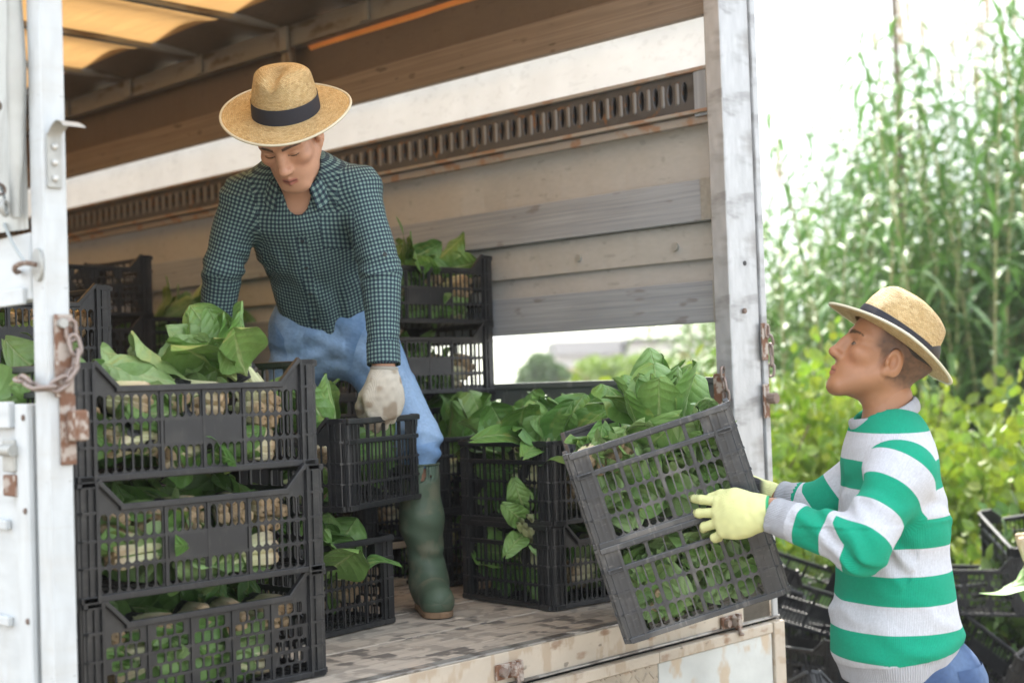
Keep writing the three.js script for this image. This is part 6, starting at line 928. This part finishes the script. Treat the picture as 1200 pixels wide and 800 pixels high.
  function bush(a, b, rx, h, n, mat, label, seed, ls = 1, group) {
    const q = mulberry(seed), t = thing('bush', label, 'bush', group); t.position.copy(yard(a, b)); const im = new THREE.InstancedMesh(ovalLeaf, mat, n); im.name = 'foliage'; im.userData.kind = 'stuff'; im.castShadow = im.receiveShadow = true;
    const sprays = []; for (let i = 0; i < 60; i++) { const az = q() * 6.28, el = Math.acos(lerp(1, -0.05, q())), rr = R(0.62, 1.02, q); sprays.push(V(Math.sin(el) * Math.cos(az) * rx * rr, Math.max(0.05, Math.cos(el) * h * rr * 0.98 + 0.03), Math.sin(el) * Math.sin(az) * rx * rr)); }
    const d = new THREE.Object3D(), col = new THREE.Color(), sp = [];
    for (let i = 0; i < n; i++) { const s = sprays[Math.floor(q() * 60)], u = Math.pow(q(), 0.5), p = s.clone().multiplyScalar(lerp(0.3, 1, u)).add(V(R(-1, 1, q), R(-1, 1, q), R(-1, 1, q)).multiplyScalar(0.15 * rx + 0.05)); p.y = Math.max(0.02, p.y); d.position.copy(p); d.rotation.set(R(-1.1, 1.1, q), q() * 6.28, R(-1.0, 1.0, q)); d.scale.setScalar(R(0.7, 1.5, q) * ls); d.updateMatrix(); im.setMatrixAt(i, d.matrix); const k = R(0.7, 1.25, q); im.setColorAt(i, col.setRGB(k * R(0.85, 1.25, q), k, k * 0.9)); }
    const st = sprays.slice(0, 26).map(s => tube([[s.x * 0.08, 0, s.z * 0.08], [s.x * 0.45, s.y * 0.6, s.z * 0.45], [s.x, s.y, s.z]], 0.006, 5, 4)); mesh('stem', st, M.twig, t).userData.kind = 'stuff'; t.add(im);
  }
  const bs = [[1.15, 7.4, 0.75, 1.55, 'bright bush right behind the truck post, lowest of the row'], [1.75, 7.7, 0.8, 1.72, 'sunlit yellow green bush left of the man in stripes'], [2.35, 8.2, 0.85, 1.72, 'bright green bush behind the hat of the man in stripes'], [2.75, 7.2, 0.8, 1.70, 'bright leafy bush over the cast-off crates, right of the man in stripes'], [3.5, 7.6, 0.95, 1.75, 'broad green bush at the right edge of the row'], [4.6, 7.8, 1.1, 1.8, 'bush beyond the right end of the row'], [0.4, 8.3, 0.9, 1.5, 'bush behind the side wall of the truck']];
  bs.forEach(([a, b, rx, h, label], i) => bush(a, b, rx, h, 5200, i === 4 ? M.bushLeafDeep : M.bushLeaf, label, 500 + i, 1.05));
  bush(2.22, 6.0, 0.42, 0.95, 2200, M.bushLeafDeep, 'dark low bush that grows through the cast-off crates', 540, 0.9);
  bush(2.62, 6.2, 0.4, 1.1, 1800, M.bushLeafDeep, 'dark green shoots behind the leaning crate at the right edge', 541, 0.9);
  bush(1.5, 6.4, 0.5, 0.75, 1800, M.bushLeafDeep, 'low dark bush between the truck post and the man in stripes', 542, 0.9);

  // cast-off crates heaped behind the man
  const heapLabels = ['cast-off crate flat on the ground, nearest the truck tailgate', 'cast-off crate flat on the ground in the middle of the left heap', 'tilted cast-off crate in the second layer beside the truck post', 'tipped cast-off crate at the front of the heap by the tailgate', 'tilted cast-off crate at the back of the heap right behind the post', 'cast-off crate in the second layer just left of the striped man', 'topmost cast-off crate of the heap between post and striped man', 'cast-off crate tipped on its side by the hip of the striped man', 'cast-off crate flat on the ground right behind the back of the striped man', 'cast-off crate in the second layer behind the back of the striped man', 'tilted cast-off crate on top of the two behind the striped man', 'cast-off crate flat on the ground in the middle of the right heap', 'cast-off crate standing on its side in the right heap', 'cast-off crate tipped forward at the front of the right heap', 'steeply tilted cast-off crate high on the right heap', 'topmost cast-off crate of the heap at the right edge', 'cast-off crate at the back of the heaps, mostly hidden by the striped man', 'cast-off crate flat on the ground at the far right of the heap', 'slightly tilted cast-off crate at the front right of the heap'];
  const heap = [[1.02, 5.6, 0.0, 0.3, 0.1, 0.2], [1.32, 5.7, 0.02, 1.2, 0.0, 0.15], [1.10, 5.75, 0.23, 0.9, 0.35, -0.3], [1.22, 5.3, 0.03, 2.2, -0.5, 0.3], [0.95, 6.0, 0.2, 0.1, 0.5, 0.4], [1.42, 6.1, 0.24, 0.4, -0.2, 0.4], [1.18, 6.0, 0.46, 1.9, 0.35, 0.2], [1.55, 5.5, 0.03, 0.7, 0.9, 0.1], [1.98, 5.6, 0.0, 0.2, 0.05, 0.0], [2.02, 5.75, 0.24, 0.5, 0.15, 0.3], [1.88, 5.9, 0.45, 1.0, -0.35, 0.3], [2.2, 5.6, 0.02, 1.3, 0.1, 0.1], [2.3, 5.3, 0.26, 0.3, 1.25, 0.15], [2.12, 5.35, 0.05, 0.9, 0.7, -0.2], [2.36, 5.7, 0.5, 0.4, 0.8, 0.5], [2.32, 5.9, 0.6, 1.6, 0.4, -0.4], [1.7, 6.2, 0.1, 0.2, 0.3, 0.5], [2.5, 5.5, 0.02, 0.2, 0.0, 0.1], [2.46, 5.0, 0.01, 0.9, 0.3, 0.0]];
  heap.forEach(([a, b, y, ry, rx, rz], i) => { const c = crate(i % 3 === 1 ? 1 : 0, 0, 0, 0, 0, heapLabels[i], a < 1.75 ? 'cast-off crates left of the man in stripes' : 'cast-off crates right of the man in stripes'); c.position.copy(yard(a, b, y + 0.06 * Math.abs(rx) + 0.1 * Math.abs(rz))); c.rotation.set(rx, ry + 0.8, rz); });
  const bagGeo = (seed) => { const g = new THREE.IcosahedronGeometry(0.11, 14), p = g.attributes.position; for (let i = 0; i < p.count; i++) { const x = p.getX(i), y = p.getY(i), z = p.getZ(i), k = 1 + 0.35 * noise3(x * 14, y * 14, z * 14, seed) + 0.18 * noise3(x * 40, y * 40, z * 40, seed + 1); p.setXYZ(i, x * k * 1.1, Math.max(-0.05, y * k * 0.7), z * k); } g.computeVertexNormals(); return g; };
  [[1.05, 4.9, 0.05, 1, 'crumpled white plastic bag on the ground nearest the truck post'], [1.16, 5.15, 0.05, 0.8, 'small white plastic scrap among the cast-off crates'], [1.28, 4.95, 0.04, 0.6, 'white plastic scrap in front of the cast-off crates'], [1.36, 5.15, 0.06, 0.7, 'white scrap just left of the man in stripes'], [0.98, 5.2, 0.05, 0.5, 'scrap of white film at the foot of the tailgate'], [1.80, 4.6, 0.52, 1.0, 'pale plastic bag on a crate at the right edge of the picture']].forEach(([a, b, y, s, label], i) => { const t = thing('plastic_bag', label, 'plastic bag'); t.position.copy(yard(a, b, y)); t.rotation.y = i; t.scale.setScalar(s); mesh('film', bagGeo(600 + i), M.bag, t); });
  for (let i = 0; i < 2; i++) { const stand = crate(0, 0, 0, 0, 0, i ? 'black crate right under the pale bag at the right edge' : 'black crate on the ground, lower of the two under the pale bag'); stand.position.copy(yard(1.93, 4.6, 0.0 + PITCH * i)); stand.rotation.y = 0.62; }
  bunch({ pos: yard(1.66, 4.55, 0.98), dir: V(0.15, -0.9, 0.1), seed: 701, n: 6, spread: 0.35, len: 0.7, label: 'loose chard bunch with pale stalks upside down at the right edge', tones: [2, 3] }).updateMatrixWorld();

  // far away beyond the gap in the wall: bank, low buildings, trees
  struct('hill', sheet((s, t) => { const a = lerp(-60, 60, s), b = lerp(110, 190, t), p = yard(a, b); return [p.x, Math.sin(Math.min(1, t * 1.6) * Math.PI) * (5.2 + 2.2 * noise3(a * 0.06, b * 0.03, 1, 5) + 3 * Math.exp(-Math.pow((a - 14) / 16, 2))) - 0.2, p.z]; }, 60, 14, 120, 80), foliage([0.11, 0.13, 0.075], 0, 321));
  const hb = thing('farm_building', 'low pale building with a flat roof, far off in the haze', 'building'); hb.position.copy(yard(9.6, 85)); hb.rotation.y = 0.75; M.wallPale = std({ color: lin(0.5, 0.48, 0.45), roughness: 0.9 });
  mesh('wall', box(7.5, 3.6, 5, 0, 1.8, 0, 0.02), M.wallPale, hb); mesh('roof', box(8, 0.25, 5.6, 0, 3.72, 0, 0.02), M.railSteel, hb); for (let i = 0; i < 4; i++) mesh('window', box(0.9, 0.9, 0.06, -2.7 + i * 1.8, 2.0, 2.52, 0.01), M.darkSteel, hb);
  const hb2 = thing('farm_shed', 'long grey shed left of the pale building, far off in the haze', 'building'); hb2.position.copy(yard(5.2, 92)); hb2.rotation.y = 0.8; mesh('wall', box(9, 3.1, 5, 0, 1.55, 0, 0.02), M.wallPale, hb2); const rs = new THREE.Shape(); rs.moveTo(-4.8, 3.1); rs.lineTo(4.8, 3.1); rs.lineTo(3.6, 4.0); rs.lineTo(-3.9, 4.0); rs.closePath(); mesh('roof', clean(new THREE.ExtrudeGeometry(rs, { depth: 5.4, bevelEnabled: false })).translate(0, 0, -2.7), M.railSteel, hb2);
  function farTree(a, b, h, w, mat, label, seed) { const q = mulberry(seed), t = thing('tree', label, 'tree'); t.position.copy(yard(a, b)); mesh('trunk', [new THREE.CylinderGeometry(0.05, 0.14, h * 0.6, 7).translate(0, h * 0.3, 0), tube([[0, h * 0.3, 0], [w * 0.25, h * 0.5, 0.1], [w * 0.4, h * 0.7, 0.1]], 0.04, 5, 5), tube([[0, h * 0.3, 0], [-w * 0.25, h * 0.5, -0.1], [-w * 0.35, h * 0.75, 0]], 0.04, 5, 5)], M.bark, t); const n = 2600, im = new THREE.InstancedMesh(ovalLeaf, mat, n), d = new THREE.Object3D(); im.name = 'crown'; im.userData.kind = 'stuff'; const cl = []; for (let i = 0; i < 16; i++) cl.push([R(-1, 1, q) * w * 0.75, R(0.32, 0.88, q) * h, R(-1, 1, q) * w * 0.7, R(0.25, 0.5, q) * w]); for (let i = 0; i < n; i++) { const c = cl[Math.floor(q() * 16)], v = V(R(-1, 1, q), R(-1, 1, q), R(-1, 1, q)).normalize().multiplyScalar(c[3] * Math.pow(q(), 0.4)); d.position.set(c[0] + v.x, Math.min(h, c[1] + v.y * 0.75), c[2] + v.z); d.rotation.set(q() * 6, q() * 6, q() * 6); d.scale.setScalar(R(2, 3.4, q)); d.updateMatrix(); im.setMatrixAt(i, d.matrix); } t.add(im); }
  [[0.9, 45, 2.5, 1.0, M.bushLeafDeep, 'small far tree at the left end of the opening under the boards'], [2.8, 42, 2.2, 1.1, M.bushLeaf, 'far pale green tree left of the middle of the opening'], [3.9, 40, 2.35, 1.2, M.bushLeaf, 'far round tree in the middle of the opening'], [4.9, 43, 2.4, 1.2, M.dryLeaf, 'far yellowish tree right of the middle of the opening'], [5.6, 38, 2.6, 1.1, M.dryLeaf, 'far brownish tree in front of the pale building'], [6.1, 36, 2.3, 1.0, M.bushLeaf, 'far green tree at the right end of the opening'], [1.9, 48, 1.9, 1.2, M.dryLeaf, 'low dry far tree near the left end of the opening']].forEach((q, i) => farTree(...q, 800 + i));
}
renderer.render(scene, camera);
